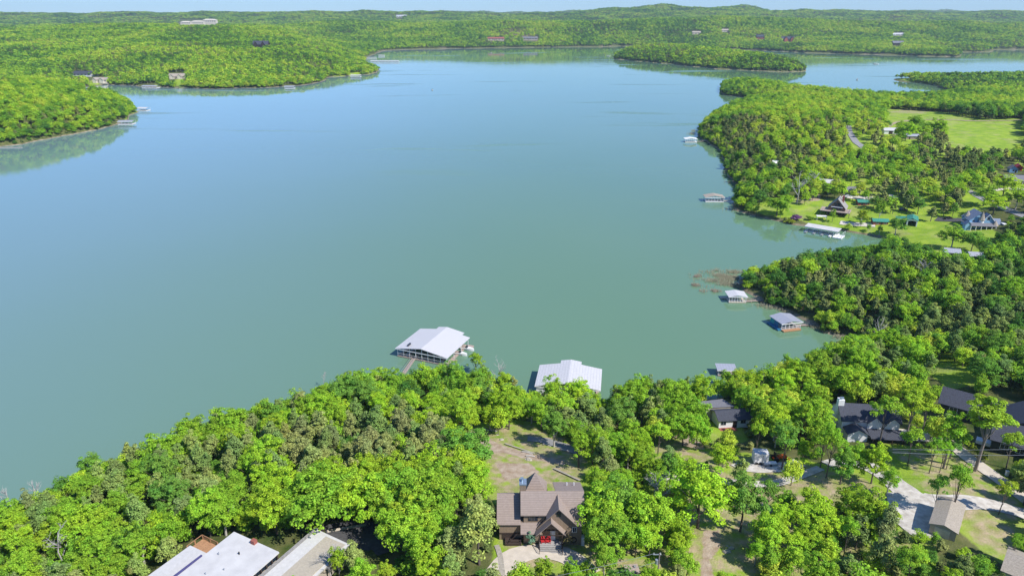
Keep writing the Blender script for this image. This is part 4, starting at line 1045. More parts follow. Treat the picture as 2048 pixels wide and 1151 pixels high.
dock('covered_dock', 'white roofed dock at the tip of the wooded point beside dry brush', x_, y_, -2, 7.0, 5.6, 'metal_white', 2.9, .6, 'gable_y', slips=0, bays=6, deckm='concrete', gang=((7.0, 1.2), (gx_, gy_)), swimdeck=(-2.2, 0, 4.2, 5.6, 'concrete'))
x_, y_ = [float(v) for v in at(1562.5, 660, .2)]
gx_, gy_ = [float(v) for v in at(1632, 648, .6)]
DE = dock('covered_dock', 'grey roofed dock on blue floats with an orange wooden front deck', x_, y_, 14, 8.2, 7.4, 'metal_grey', 2.9, .8, 'gable_y', bays=5, deckm='wood_grey', floatm='blue_float', gang=((8.2, 2.2), (gx_, gy_)), swimdeck=(0, 7.4, -1.6, -.1, 'wood_orange'), side_panels=(('l', 4.8, 7.2, 'teal'), ('l', 2.2, 4.6, 'blue_float')))
p_ = MB(); p_.box(-1.4, 0, 0, 7.2, .1, .6); part('side_float', p_, M['blue_float'], DE)
x_, y_ = [float(v) for v in at(1411, 403.5, .2)]; gx_, gy_ = [float(v) for v in at(1478, 402, .5)]
dock('covered_dock', 'dock with tan gabled roof and white end wall, long gangway to the shore', x_, y_, -2, 11.4, 6.5, 'shingle_tan', 3.2, 1.1, 'gable_y', bays=6, deckm='white', gang=((11.4, 1.4), (gx_, gy_)), side_panels=(('r', 0, 6.5, 'white'),))
x_, y_ = [float(v) for v in at(1370.5, 284.5, .2)]; gx_, gy_ = [float(v) for v in at(1416, 283, .5)]
dock('covered_dock', 'small white arched roof dock farthest up the right shore', x_, y_, 0, 10.8, 6.5, 'white', 3.2, .9, 'gable_y', bays=6, deckm='white', gang=((10.8, 1.4), (gx_, gy_)))
# four-slip dock in the cove
a_ = np.array(at(1610, 459, 1.0)); b_ = np.array(at(1674, 470, 1.0)); rot = math.degrees(math.atan2(b_[1] - a_[1], b_[0] - a_[0])); wF = float(np.hypot(*(b_ - a_)))
DF = dock('slip_dock', 'four slip dock in the cove, long flat pale roof and open white walkway end', float(a_[0]), float(a_[1]), rot, wF, 5.6, 'membrane', 3.0, .35, 'mono', bays=4, deckm='white', walk=.8)
for i in range(4):
    p_ = MB(); p_.box(wF * (i + .12) / 4, wF * (i + .12) / 4 + 1.2, -3.2, .8, .1, .5); part('finger_pier', p_, M['steel'] if i < 3 else M['white'], DF)
p_ = MB(); p_.box(wF - 1.5, wF + 3.2, -3.6, 3.5, .1, .5); part('open_deck', p_, M['white'], DF)
p_ = MB()
for q in ((wF + 3.1, -3.5), (wF + 3.1, 0), (wF + 3.1, 3.4), (wF - 1.2, -3.5)): p_.box(q[0] - .06, q[0] + .06, q[1] - .06, q[1] + .06, .5, 3.0)
p_.bar((wF + 3.1, -3.5, 2.9), (wF + 3.1, 3.4, 2.9), .06); p_.bar((wF + 3.1, -3.5, 1.4), (wF + 3.1, 3.4, 1.4), .04); part('railing', p_, M['white'], DF)
# far docks
def fdock(px, py, w, d, label, roofm='metal_white', rot=0, **k):
    x, y = at(px, py, .2)
    return dock('covered_dock', label, float(x), float(y), rot, w, d, roofm, 3.2, .9, 'gable_x', deck=.6, fine=True, bays=k.pop('bays', 4), deckm=k.pop('deckm', 'white'), **k)
fdock(274, 221.5, 12, 9, 'white roofed dock at the tip of the left headland', rot=-8)
fdock(236, 249, 15, 9, 'low dock with grey roof under the trees of the left headland', 'metal_grey', rot=4)
fdock(284, 176, 24, 11, 'wide blue grey dock in the far left cove', 'metal_grey', rot=-4)
fdock(166, 180.5, 13, 10, 'small dock roof at the mouth of the far left cove', 'metal_grey', rot=-10)
fdock(569, 177, 15, 9, 'dark open dock on the left far shore below bright trees', 'metal_grey', rot=3)
fdock(701, 154, 19, 9, 'white dock with pontoon boats near the far left point', rot=-3)
fdock(741, 124.5, 70, 14, 'long white marina roof off the far point', rot=0, bays=9, slips=8)
fdock(733, 117.5, 26, 14, 'grey marina shed tucked behind the far point', 'metal_grey', rot=8)
fdock(757, 113, 16, 10, 'smallest white dock behind the long marina roof', rot=0)
m_ = MB(); x_, y_ = [float(v) for v in at(-20, 296, .3)]; m_.box(0, 27, 0, 1.8, .1, .5)
for i in range(8): m_.tube([(1 + i * 3.4, .9, -1), (1 + i * 3.4, .9, .9)], [.12, .12], 6)
single('pier', m_, M['wood_grey'], 'low grey plank pier at the left edge under the headland trees', 'pier', (x_, y_, 0), R(3))

# ------------------------------------------------------------------ boats
def boat(px, py, L, label, rot=0, canopy=False, group=None):
    x, y = at(px, py, 0); t = thing('boat', label, 'boat', (float(x), float(y), 0), R(rot), group)
    n = 9; mb = MB(); prof = []
    for i in range(n):
        u = i / (n - 1); wd = L * .17 * (1 - max(0, (u - .45) / .55) ** 2.2); prof.append((u * L, wd, .75 + .3 * u))
    v = []; f = []
    for xx, wd, hh in prof: v += [(xx, -wd, hh), (xx, -wd * .6, -.15), (xx, wd * .6, -.15), (xx, wd, hh)]
    for i in range(n - 1):
        for k in range(4): f.append((i * 4 + k, i * 4 + (k + 1) % 4, (i + 1) * 4 + (k + 1) % 4, (i + 1) * 4 + k))
    f += [(3, 2, 1, 0), tuple((n - 1) * 4 + k for k in range(4))]
    mb.add(v, f); part('hull', mb, M['white'], t)
    m2 = MB(); m2.prism([(L * .52, -L * .12, .95), (L * .52, L * .12, .95), (L * .45, L * .11, 1.7), (L * .45, -L * .11, 1.7)], (.05, 0, 0)); part('windshield', m2, M['glass'], t)
    m3 = MB(); m3.box(L * .1, L * .4, -L * .1, L * .1, .85, 1.15); part('seat', m3, M['wood'], t)
    m4 = MB(); m4.box(-.5, .05, -.25, .25, .1, 1.3); part('motor', m4, M['rubber'], t)
    if canopy:
        m5 = MB(); m5.box(L * .1, L * .6, -L * .14, L * .14, 2.3, 2.4)
        for a in (.12, .58):
            for s in (-1, 1): m5.bar((L * a, s * L * .12, .9), (L * a, s * L * .12, 2.3), .05)
        part('canopy', m5, M['white'], t)
    return t
boat(1213, 112.5, 11, 'white motor boat left of the wooded island', 5, True)
boat(1747, 128.5, 13, 'white boat crossing open water beyond the right headland', 0, True)
boat(1714, 160, 8, 'white boat anchored near the tree dotted sand spit', 60, True)
boat(864, 180.5, 5, 'tiny white boat alone in the middle of the far lake', 80)
boat(921, 697, 5.2, 'white boat moored at the right side of the big dock', -20)
boat(908, 707, 5.0, 'second pale boat moored under the right eave of the big dock', -20)

# ------------------------------------------------------------------ houses
def ghouse(name, label, px, py, rot, w, d, h, rise, wall, roof, axis='x', z=None, wins=(), doors=(), chim=None, hip=False, oh=.5, cat='house', r=None, group=None, frame='white'):
    t = place(name, label, cat, px, py, rot, z, r if r is not None else max(w, d) * .62, group)
    a = MB(); b = MB()
    if hip: a.box(0, w, 0, d, -2, h); hip_roof(b, 0, w, 0, d, h + .05, rise, oh)
    else: gable_walls(a, 0, w, 0, d, h, rise, axis, zb=-2); gable_roof(b, 0, w, 0, d, h + .12, rise, axis, oh)
    part('wall', a, M[wall], t); ro = part('roof', b, M[roof], t)
    for q in wins: window(t, *q, frame=frame)
    for q in doors: door(t, *q)
    if chim:
        c = MB(); c.box(chim[0] - .45, chim[0] + .45, chim[1] - .45, chim[1] + .45, h - .5, h + rise + 1.0); part('chimney', c, M[chim[2]], ro)
    return t
# small patio house, middle right
t = ghouse('house', 'low house with dark roof and white wall beside a sunny patio', 1437, 856, 6, 8.6, 5.2, 2.6, 1.1, 'white', 'shingle_dark', 'x', wins=((1.2, 0, 1.5, 1.4, 1.0, 'f'), (6.6, 0, 1.6, 1.4, .9, 'f')), doors=((4.4, 0, .1, 1.1, 2.1),))
m_ = MB(); m_.slab([(-2.6, 5.2, 3.3), (6.2, 5.2, 3.3), (4.6, 9.8, 3.0), (-3.0, 9.0, 3.0)], .2); part('porch_roof', m_, M['shingle_grey'], t)
m_ = MB(); m_.box(-1.8, 5.2, 5.3, 9.3, -2, 2.85); part('back_wing', m_, M['tan'], t)
m_ = MB(); m_.box(0, 4.6, -1.8, -.02, -.5, .12); part('patio', m_, M['brick'], t)
# white house
t = ghouse('house', 'white house with dark roof, double gables and a tall white chimney', 1679, 872, -6, 13.5, 7.5, 5.0, 2.4, 'white', 'shingle_dark', 'x', wins=((2, 0, 2.2, 1.4, 1.2, 'f'), (5, 0, 2.2, 1.0, 1.2, 'f')), r=10)
m_ = MB(); m_.box(-.5, .9, 3.0, 4.4, -1.5, 8.6); c_ = part('chimney', m_, M['white'], t)
m_ = MB(); m_.box(-.2, .2, 3.3, 3.7, 8.6, 9.2); m_.box(.35, .75, 3.5, 3.9, 8.6, 9.1); part('chimney_pot', m_, M['metal_cap'], c_)
m_ = MB(); gable_walls(m_, 5.8, 9.0, -.8, 3.5, 5.0, 1.5, 'y'); part('front_gable', m_, M['white'], t)
m_ = MB(); gable_roof(m_, 5.8, 9.0, -.8, 3.5, 5.1, 1.5, 'y', .3); part('gable_roof', m_, M['shingle_dark'], t)
m_ = MB(); gable_walls(m_, 10.0, 13.2, -.8, 3.5, 5.0, 1.4, 'y'); part('front_gable', m_, M['white'], t)
m_ = MB(); gable_roof(m_, 10.0, 13.2, -.8, 3.5, 5.1, 1.4, 'y', .3); part('gable_roof', m_, M['shingle_dark'], t)
m_ = MB(); m_.slab([(5.6, -4.4, 2.6), (13.8, -4.4, 2.6), (13.8, -.85, 3.3), (5.6, -.85, 3.3)], .16); part('porch_roof', m_, M['shingle_dark'], t)
m_ = MB(); m_.box(5.6, 13.4, -4.2, -.9, -.6, .15); part('porch', m_, M['brick'], t)
m_ = MB(); m_.box(5.9, 13.2, -1.2, -.85, .15, 2.9); part('porch_wall', m_, M['cream'], t)
for x in (6.2, 8.2, 10.6, 13.2):
    m_ = MB(); m_.box(x - .1, x + .1, -4.4, -4.2, 0, 2.6); part('post', m_, M['trim_brown'], t)
m_ = MB(); m_.box(-3.5, -.4, 3.8, 6.5, 1.6, 2.0); part('side_deck', m_, M['trim_brown'], t)
m_ = MB(); gable_walls(m_, 0.6, 5.2, -3.2, 1.0, 3.0, 1.2, 'y'); part('entry_wing', m_, M['white'], t)
m_ = MB(); gable_roof(m_, 0.6, 5.2, -3.2, 1.0, 3.1, 1.2, 'y', .3); part('entry_roof', m_, M['shingle_dark'], t)
# dark roofed complex at right
a_ = at(1882, 803, 17.2)
t = thing('house', 'long charcoal shingled house with dark green walls at right edge', 'house', (float(a_[0]), float(a_[1]), 14.2), R(-38)); keepfree(float(a_[0]) + 5, float(a_[1]) - 1, 10); keepfree(float(a_[0]) + 12, float(a_[1]) - 6, 7)
m_ = MB(); gable_walls(m_, 0, 16, 0, 7, 3.2, 2.6, 'x'); part('wall', m_, M['darkgreen_wall'], t); m_ = MB(); gable_roof(m_, 0, 16, 0, 7, 3.3, 2.6, 'x', .6); part('roof', m_, M['shingle_dark'], t)
for x in (3, 7, 11): window(t, x, 0, 1.7, 1.6, 1.3, 'f')
a_ = at(1985, 880, 18)
t = thing('house', 'charcoal roofed house with crossing gables and skylight beside the cut bank at right edge', 'house', (float(a_[0]), float(a_[1]), 15.5), R(-34)); keepfree(float(a_[0]) + 7, float(a_[1]) + 3, 13); keepfree(float(a_[0]) + 3, float(a_[1]) + 12, 9)
m_ = MB(); gable_walls(m_, 0, 18, 0, 8, 3.2, 2.8, 'x'); part('wall', m_, M['darkgreen_wall'], t); m_ = MB(); gable_roof(m_, 0, 18, 0, 8, 3.3, 2.8, 'x', .6); ro = part('roof', m_, M['shingle_dark'], t)
m_ = MB(); gable_walls(m_, 1.5, 10, 8, 17, 3.2, 3.0, 'y'); part('back_wing', m_, M['cream'], t); m_ = MB(); gable_roof(m_, 1.5, 10, 6, 17, 3.6, 3.0, 'y', .5); part('back_wing_roof', m_, M['shingle_dark'], t)
m_ = MB(); gable_walls(m_, 8, 12.5, -2.5, 3, 3.4, 1.4, 'y'); part('front_gable', m_, M['cream'], t); m_ = MB(); gable_roof(m_, 8, 12.5, -2.5, 3, 3.5, 1.4, 'y', .4); part('gable_roof', m_, M['shingle_dark'], t)
m_ = MB(); m_.prism([(8.3, 11, 5.4), (9.2, 11, 4.9), (9.2, 12, 4.9), (8.3, 12, 5.4)], (.1, 0, .12)); part('skylight', m_, M['white'], ro)
for x in (2.5, 5.5, 14.5): window(t, x, 0, 1.7, 1.5, 1.2, 'f')
# chalet by the cove
t = place('chalet', 'steep roofed chalet with brick chimney and wraparound wooden deck above the cove', 'house', 1655, 428, -30, None, 9)
z0 = 2.4
m_ = MB(); m_.box(0, 8.6, 0, 8.5, -1.5, z0 + .2); part('lower_storey', m_, M['trim_brown'], t)
m_ = MB(); gable_walls(m_, 0, 8.6, 0, 8.5, z0 + 2.2, 4.8, 'y', zb=z0 + .2); part('wall', m_, M['log_wall'], t)
m_ = MB(); gable_roof(m_, 0, 8.6, 0, 8.5, z0 + 2.3, 4.8, 'y', .8, .22); ro = part('roof', m_, M['shingle_silver'], t)
m_ = MB(); m_.box(6.0, 7.0, 4.6, 5.8, z0 + 3.5, z0 + 8.0); part('chimney', m_, M['brick'], ro)
for x, zz, ww, hh in ((2.6, 1.2, 1.2, 1.5), (4.3, 1.2, 1.2, 1.5), (6.0, 1.2, 1.2, 1.5), (3.4, 3.8, 1.4, 1.4), (5.2, 3.8, 1.4, 1.4)): window(t, x, 0, z0 + zz, ww, hh, 'f', 'trim_brown')
m_ = MB(); m_.box(1.2, 7.4, -.9, -.05, z0 + 2.2, z0 + 2.5); part('balcony', m_, M['white'], t)
m_ = MB(); m_.box(-4, 11.6, -3.4, -.02, z0, z0 + .25); m_.box(-4, -.02, 0, 6.5, z0, z0 + .24); m_.box(8.62, 11.6, 0, 6.5, z0, z0 + .24); dk_ = part('deck', m_, M['wood'], t)
m_ = MB(); m_.bar((-4, -3.35, z0 + 1.2), (11.6, -3.35, z0 + 1.2), .06); m_.bar((-4, -3.35, z0 + 1.2), (-4, 6.4, z0 + 1.2), .06); m_.bar((11.6, -3.35, z0 + 1.2), (11.6, 6.4, z0 + 1.2), .06)
for i in range(14): m_.bar((-4 + i * 1.2, -3.35, z0 + .2), (-4 + i * 1.2, -3.35, z0 + 1.2), .04)
part('railing', m_, M['wood'], dk_)
for x in (-3.8, 0, 3.8, 7.6, 11.4):
    m_ = MB(); m_.box(x - .12, x + .12, -3.3, -3.06, -1.5, z0); part('post', m_, M['trim_brown'], t)
m_ = MB(); m_.box(0, 5.4, 0, 3.2, 2.3, 2.45)
for x in (.1, 5.1):
    for y in (.1, 2.9): m_.box(x, x + .15, y, y + .15, -1, 2.3)
x_, y_, z_ = gp1(1633, 441); keepfree(x_, y_, 3); single('canopy', m_, M['white'], 'small white open canopy on the bank below the chalet deck', 'canopy', (x_, y_, z_), R(-12))
# garage and green roofs
t = place('garage', 'white garage with green metal roof and open arched doorway', 'garage', 1812, 452, -28, None, 6)
m_ = MB(); m_.box(0, .25, 0, 9.5, -1, 3.6); m_.box(4.75, 5, 0, 9.5, -1, 3.6); m_.box(.25, 4.75, 9.25, 9.5, -1, 3.6)
for a in range(8):
    a0, a1 = math.pi * a / 8, math.pi * (a + 1) / 8
    m_.prism([(2.5 - 2.0 * math.cos(a0), 0, 2.4 + .9 * math.sin(a0)), (2.5 - 2.0 * math.cos(a1), 0, 2.4 + .9 * math.sin(a1)), (2.5 - 2.25 * math.cos(a1), 0, 4.0), (2.5 - 2.25 * math.cos(a0), 0, 4.0)], (0, .2, 0))
m_.box(.25, .55, 0, .2, -1, 4.0); m_.box(4.45, 4.75, 0, .2, -1, 4.0)
part('wall', m_, M['white'], t)
m_ = MB(); gable_roof(m_, 0, 5, 0, 9.5, 3.7, 1.0, 'y', .3); part('roof', m_, M['metal_green'], t)
m_ = MB(); m_.slab([(-5.5, 3, 2.7), (-.35, 3, 3.3), (-.35, 9, 3.3), (-5.5, 9, 2.7)], .12)
for q in ((-5.3, 3.2), (-5.3, 8.7), (-2.8, 3.2)): m_.box(q[0], q[0] + .15, q[1], q[1] + .15, -1, 2.6)
part('lean_to', m_, M['metal_green'], t)
t = ghouse('shed', 'low shed with worn green roof at the cove bank, a tree in front', 1746, 450, -10, 7.5, 4.5, 2.3, .9, 'brick', 'metal_green', 'x', wins=((2, 0, 1.3, 1.2, .8, 'f'), (6, 0, 1.3, 1.2, .8, 'f')), doors=((4.2, 0, 0, .9, 1.9),), cat='shed', r=5)
t = ghouse('shed', 'small brown shed with green roof uphill from the chalet', 1716, 411, -8, 6.2, 4.2, 2.2, .9, 'brick', 'metal_green', 'x', wins=((4.6, 0, 1.3, 1, .8, 'f'),), doors=((2.2, 0, 0, .9, 1.9),), cat='shed', r=4)
# blue victorian house
t = place('house', 'light blue gabled house with pointed turrets and a wraparound porch roof', 'house', 1930, 459, -8, None, 11)
m_ = MB(); gable_walls(m_, 2.5, 12.5, 3, 11, 4.6, 3.8, 'y'); part('wall', m_, M['blue'], t)
m_ = MB(); gable_roof(m_, 2.5, 12.5, 3, 11, 4.7, 3.8, 'y', .5); part('roof', m_, M['shingle_blue'], t)
m_ = MB(); gable_walls(m_, 7.4, 13.2, .8, 4, 4.8, 3.4, 'y'); part('front_gable', m_, M['blue'], t)
m_ = MB(); gable_roof(m_, 7.4, 13.2, .8, 4, 4.9, 3.4, 'y', .45); gro = part('gable_roof', m_, M['shingle_blue'], t)
m_ = MB()
for s in (-1, 1): m_.prism([(10.3, .3, 8.35), (10.3 + s * 3.4, .3, 4.35), (10.3 + s * 3.4, .3, 4.1), (10.3, .3, 8.0)], (0, -.08, 0))
part('bargeboard', m_, M['white'], gro)
def turret(x, y, r, h, sp):
    m = MB(); m.tube([(x, y, 2.5), (x, y, h)], [r, r], 8); o = part('turret', m, M['white'], t)
    m = MB(); m.tube([(x, y, h), (x, y, h + sp)], [r * 1.35, .03], 8); part('turret_roof', m, M['shingle_tan'], o)
turret(7.6, 1.6, 1.2, 5.0, 4.4); turret(3.6, 8.5, 1.3, 5.2, 3.0); turret(13.6, 0, 1.3, 2.8, 2.6)
m_ = MB(); m_.slab([(1.2, -2.2, 2.7), (13.8, -2.2, 2.7), (13.0, .78, 3.7), (2.2, .78, 3.7)], .15); m_.slab([(1.2, -2.2, 2.7), (2.2, .78, 3.7), (2.2, 8, 3.7), (.2, 8, 2.7)], .14); part('porch_roof', m_, M['shingle_grey'], t)
m_ = MB(); gable_walls(m_, -.8, 2.0, -1.2, 1.5, 3.0, 1.5, 'y'); part('entry_gable', m_, M['blue'], t)
m_ = MB(); gable_roof(m_, -.8, 2.0, -1.2, 1.5, 3.1, 1.5, 'y', .25); part('entry_roof', m_, M['shingle_blue'], t)
for x in (1.6, 4, 6.5, 9, 11.5, 13.4):
    m_ = MB(); m_.box(x - .1, x + .1, -2.1, -1.9, -1, 2.6); part('post', m_, M['white'], t)
m_ = MB(); m_.box(2.2, 13, .8, 3, -1.5, 3.4); part('lower_storey', m_, M['blue'], t)
for x in (3.5, 6, 10.5, 12): window(t, x, .8, 1.6, 1, 1.4, 'f')
window(t, 10.3, .8, 5.9, 1.2, 1.4, 'f'); window(t, 4.5, 3, 4.0, 1, 1, 'f')
m_ = MB(); m_.box(13.2, 18, 3, 9, -1.5, 2.8); part('side_wing', m_, M['blue'], t); m_ = MB(); gable_roof(m_, 13.2, 18, 3, 9, 2.9, 2.0, 'x', .4); part('side_wing_roof', m_, M['shingle_blue'], t)
m_ = MB(); m_.box(18.1, 22.5, .5, 4.5, -1.5, 3.1); m_.box(18.6, 22.0, 1.0, 4.0, 3.1, 3.16); part('sun_room', m_, M['blue'], t)
m_ = MB(); m_.box(17.95, 22.65, .35, 4.65, 3.16, 3.4); part('sun_room_roof', m_, M['white'], t)
# red brick ranch and outbuildings
t = ghouse('house', 'long red brick ranch house with grey roof and white porch posts', 2011, 368, -4, 20, 8, 2.9, 1.9, 'brick', 'shingle_grey', 'x', wins=tuple((x, 0, 1.7, 1.6, 1.1, 'f') for x in (2.5, 6, 10, 14)), r=10)
m_ = MB(); m_.box(0.2, 19.8, -.08, -.02, 1.0, 2.7); part('porch_band', m_, M['white'], t)
for x in (1, 5, 9, 13):
    m_ = MB(); m_.box(x - .1, x + .1, -1.6, -1.4, -1, 2.8); part('post', m_, M['white'], t)
m_ = MB(); m_.slab([(-.5, -1.8, 2.45), (20, -1.8, 2.45), (20, -.5, 2.75), (-.5, -.5, 2.75)], .12); part('porch_roof', m_, M['shingle_grey'], t)
ghouse('shed', 'pale blue gabled shed behind the red brick ranch house', 2018, 345, -20, 4.5, 5, 2.6, 1.8, 'blue', 'shingle_grey', 'y', wins=((2.2, 0, 1.6, 1, 1, 'f'),), doors=((3.6, 0, 0, .9, 1.9),), cat='shed', r=3)
t = ghouse('barn', 'small red round topped barn beside the pale blue shed', 2030, 341, -20, 3.8, 4.5, 2.4, 1.6, 'red', 'red', 'y', cat='barn', r=3, doors=((1.9, 0, 0, 1.6, 2.0),))
# roofs among trees
ghouse('house', 'house with pale teal roof half hidden by trees below the blue house', 1889, 514, -18, 6, 5, 2.6, 1.2, 'white', 'metal_grey', 'x', wins=((1.2, 0, 1.5, 1, 1, 'f'), (4.8, 0, 1.5, 1, 1, 'f')), doors=((3, 0, 0),), r=4)
ghouse('house', 'small teal walled house with grey roof among trees below the blue house', 1939, 522, -10, 5.5, 5, 2.6, 1.1, 'teal', 'metal_grey', 'x', wins=((1.5, 0, 1.5, 1, 1, 'f'),), doors=((3.8, 0, 0),), r=4)
ghouse('barn', 'pale metal roofed barn at the left edge of the meadow', 1768, 268, -8, 11, 9, 3, 1.5, 'white', 'metal_white', 'x', cat='barn', doors=((5, 0, 0, 3, 2.6),), r=8)
ghouse('shed', 'small grey roofed shed under the big lime green meadow tree', 1811, 278, -5, 10, 5, 2.4, 1.2, 'wood', 'metal_grey', 'x', cat='shed', wins=((7, 0, 1.4, 1.2, .8, 'f'),), doors=((3, 0, 0),), r=6)
ghouse('house', 'white roofed cottage deep in the trees uphill of the shore', 1546, 333, -10, 7, 6, 2.6, 1.3, 'cream', 'white', 'x', wins=((2, 0, 1.5, 1.2, 1, 'f'),), doors=((5, 0, 0),), r=5)
ghouse('house', 'pale roofed cottage among trees behind the chalet', 1640, 372, -25, 8, 6, 2.6, 1.5, 'cream', 'metal_white', 'x', wins=((2, 0, 1.5, 1.2, 1, 'f'),), doors=((5, 0, 0),), r=5)
ghouse('house', 'grey roofed cottage above the parking spots behind the chalet', 1690, 388, -5, 9, 6, 2.6, 1.4, 'tan', 'shingle_grey', 'x', wins=((2, 0, 1.5, 1.2, 1, 'f'),), doors=((6, 0, 0),), r=6)
# tan shed, long roof bottom right
t = place('shed', 'tan shed with weathered roof beside the white gravel lot', 'shed', 1856, 1066, -38, None, 6)
m_ = MB(); gable_walls(m_, 0, 4.4, 0, 10, 2.5, .7, 'y', zb=-2); part('wall', m_, M['tan'], t); m_ = MB(); gable_roof(m_, 0, 4.4, 0, 10, 2.6, .7, 'y', .3); part('roof', m_, M['shingle_tan'], t)
m_ = MB(); m_.box(.8, 3.4, -.07, 0, 0, 2.2); part('door', m_, M['cream'], t)
t = ghouse('house', 'long weathered tan roof at the bottom right corner', 2000, 1165, -42, 15, 7, 3, 1.5, 'white', 'shingle_tan', 'x', wins=((2, 0, 1.6, 1.2, 1.2, 'f'), (6, 0, 1.6, 1.2, 1.2, 'f')), doors=((4, 0, 0),), r=8)
# far houses
FH = [(186, 165, -5, 24, 12, 5, 3, 'cream', 'shingle_tan', 'two storey cream house on the lawn of the far left cove', 1),
      (146, 152, -6, 34, 16, 4, 4, 'white', 'shingle_dark', 'long dark roofed house in the trees above the far left cove', 0),
      (338, 158, 4, 26, 14, 4.5, 4, 'cream', 'shingle_tan', 'cream house with low roofs at the top of the mown strip', 1),
      (506, 95, 0, 34, 16, 7, 7, 'trim_brown', 'shingle_dark', 'dark twin gabled lodge alone on the left hill', 1),
      (1385, 69, 0, 32, 16, 7, 5, 'cream', 'shingle_tan', 'pale roofed house on the far shore above the island', 0),
      (1444, 64, 3, 26, 15, 6, 5, 'cream', 'shingle_tan', 'pale roofed house high on the far slope', 0),
      (1513, 78, -4, 34, 18, 8, 6, 'brick', 'shingle_dark', 'red brown house on the far slope right of the island view', 0),
      (1564, 83, 4, 46, 20, 9, 7, 'brick', 'shingle_dark', 'largest dark red house on the far slope', 1),
      (1786, 91, 0, 36, 18, 8, 6, 'trim_brown', 'shingle_grey', 'grey roofed brown house near the far right shore', 0),
      (1786, 71, 2, 46, 18, 5, 4, 'white', 'metal_white', 'low white house in a grassy gap on the far right slope', 0),
      (976, 81, 2, 60, 20, 7, 4, 'tan', 'brick', 'long rust roofed lodge under the rocky bluff', 0),
      (1046, 80, -2, 54, 20, 7, 4, 'stone', 'shingle_grey', 'long grey building beside the rocky bluff', 0),
      (793, 35, 0, 70, 26, 10, 6, 'white', 'metal_white', 'white building on the horizon ridge left of centre', 0)]
for px, py, rot, w_, d_, h_, ri, wa, ro_, lb, wing in FH:
    t = ghouse('house', lb, px, py, rot, w_, d_, h_, ri, wa, ro_, 'x', wins=tuple((w_ * (k + .5) / 5, 0, h_ * .55, w_ * .09, h_ * .35, 'f') for k in range(5)), doors=((w_ * .4, 0, 0, w_ * .05, h_ * .5),), r=w_ * .6, oh=1, chim=(w_ * .7, d_ * .5, 'brick'))
    if wing:
        m_ = MB(); gable_walls(m_, w_ * .12, w_ * .38, -d_ * .4, d_ * .5, h_, ri * .9, 'y'); part('front_gable', m_, M[wa], t); m_ = MB(); gable_roof(m_, w_ * .12, w_ * .38, -d_ * .4, d_ * .5, h_ + .15, ri * .9, 'y', .8); part('gable_roof', m_, M[ro_], t)
        m_ = MB(); gable_walls(m_, w_ * .62, w_ * .88, -d_ * .4, d_ * .5, h_, ri * .9, 'y'); part('front_gable', m_, M[wa], t); m_ = MB(); gable_roof(m_, w_ * .62, w_ * .88, -d_ * .4, d_ * .5, h_ + .15, ri * .9, 'y', .8); part('gable_roof', m_, M[ro_], t)
# white complex on the far left ridge
def ridge_site(px, py, D):
    e = math.atan((575.5 - py) / FOC) - PITCH
    x = (px - 1024) / FOC * D / (CP + .37 * SP); return x, D
for k, (px, w_, h_, lb) in enumerate(((362, 45, 8, 'left low block of the white complex on the far left ridge'), (384, 55, 7, 'middle block of the white complex on the far left ridge'), (408, 60, 13, 'tallest right block of the white complex on the far left ridge'))):
    x_, y_ = ridge_site(px, 44, 3350 + 60 * k); z_ = gz(x_, y_); keepfree(x_ + w_ / 2, y_, w_ * .7)
    zt_ = CAM_H + y_ * math.tan(math.atan((575.5 - (47.5 - k * 1.5)) / FOC) - PITCH) - h_ * .3
    t = thing('apartment_block', lb, 'building', (x_, y_, max(z_, zt_)), 0, 'white complex on the ridge')
    m_ = MB(); m_.box(0, w_, 0, 22, -30, h_); part('wall', m_, M['cream'], t)
    m_ = MB(); hip_roof(m_, 0, w_, 0, 22, h_, 5, 1); part('roof', m_, M['cream'], t)
    for q in range(6): window(t, w_ * (q + .5) / 6, 0, h_ * .6, w_ * .06, h_ * .3, 'f')

# ------------------------------------------------------------------ roads and drives
def strip(name, pts, width, m, dz=.10, world=False, irregular=0.0):
    P = [Vector((*gp1(*p)[:2], 0)) for p in pts] if not world else [Vector((p[0], p[1], 0)) for p in pts]
    Q = []
    for i in range(len(P) - 1):
        a = P[max(i - 1, 0)]; b = P[i]; c = P[i + 1]; d = P[min(i + 2, len(P) - 1)]
        n = max(2, int((c - b).length / 1.2))
        for k in range(n):
            t = k / n
            Q.append(.5 * ((2 * b) + (c - a) * t + (2 * a - 5 * b + 4 * c - d) * t * t + (3 * b - a - 3 * c + d) * t ** 3))
    Q.append(P[-1]); nx = 6; vs = []
    ws_ = width if isinstance(width, (list, tuple)) else [width] * len(pts)
    for i, q in enumerate(Q):
        d = (Q[min(i + 1, len(Q) - 1)] - Q[max(i - 1, 0)]).normalized(); nrm = Vector((-d.y, d.x, 0))
        wd = np.interp(i / (len(Q) - 1) * (len(pts) - 1), range(len(pts)), ws_)
        for k in range(nx + 1):
            jit = 1 + (irregular * (vnoise(q.x + k * 9, q.y, 2.5, 8) - .5) * 2 if k in (0, nx) else 0)
            vs.append(q + nrm * float(wd * (k / nx - .5) * jit))
    X_ = np.array([v.x for v in vs]); Y_ = np.array([v.y for v in vs]); Z_ = ground(X_, Y_) + dz
    mb = MB(); mb.v = list(zip(X_.tolist(), Y_.tolist(), Z_.tolist())); n1 = nx + 1
    mb.f = [(i * n1 + k, i * n1 + k + 1, (i + 1) * n1 + k + 1, (i + 1) * n1 + k) for i in range(len(Q) - 1) for k in range(nx)]; mb.m = [0] * len(mb.f)
    o = part(name, mb, M[m], None); o['kind'] = 'structure'
    for q in Q[::3]: keepfree(q.x, q.y, (min(ws_)) * .42)
    return o
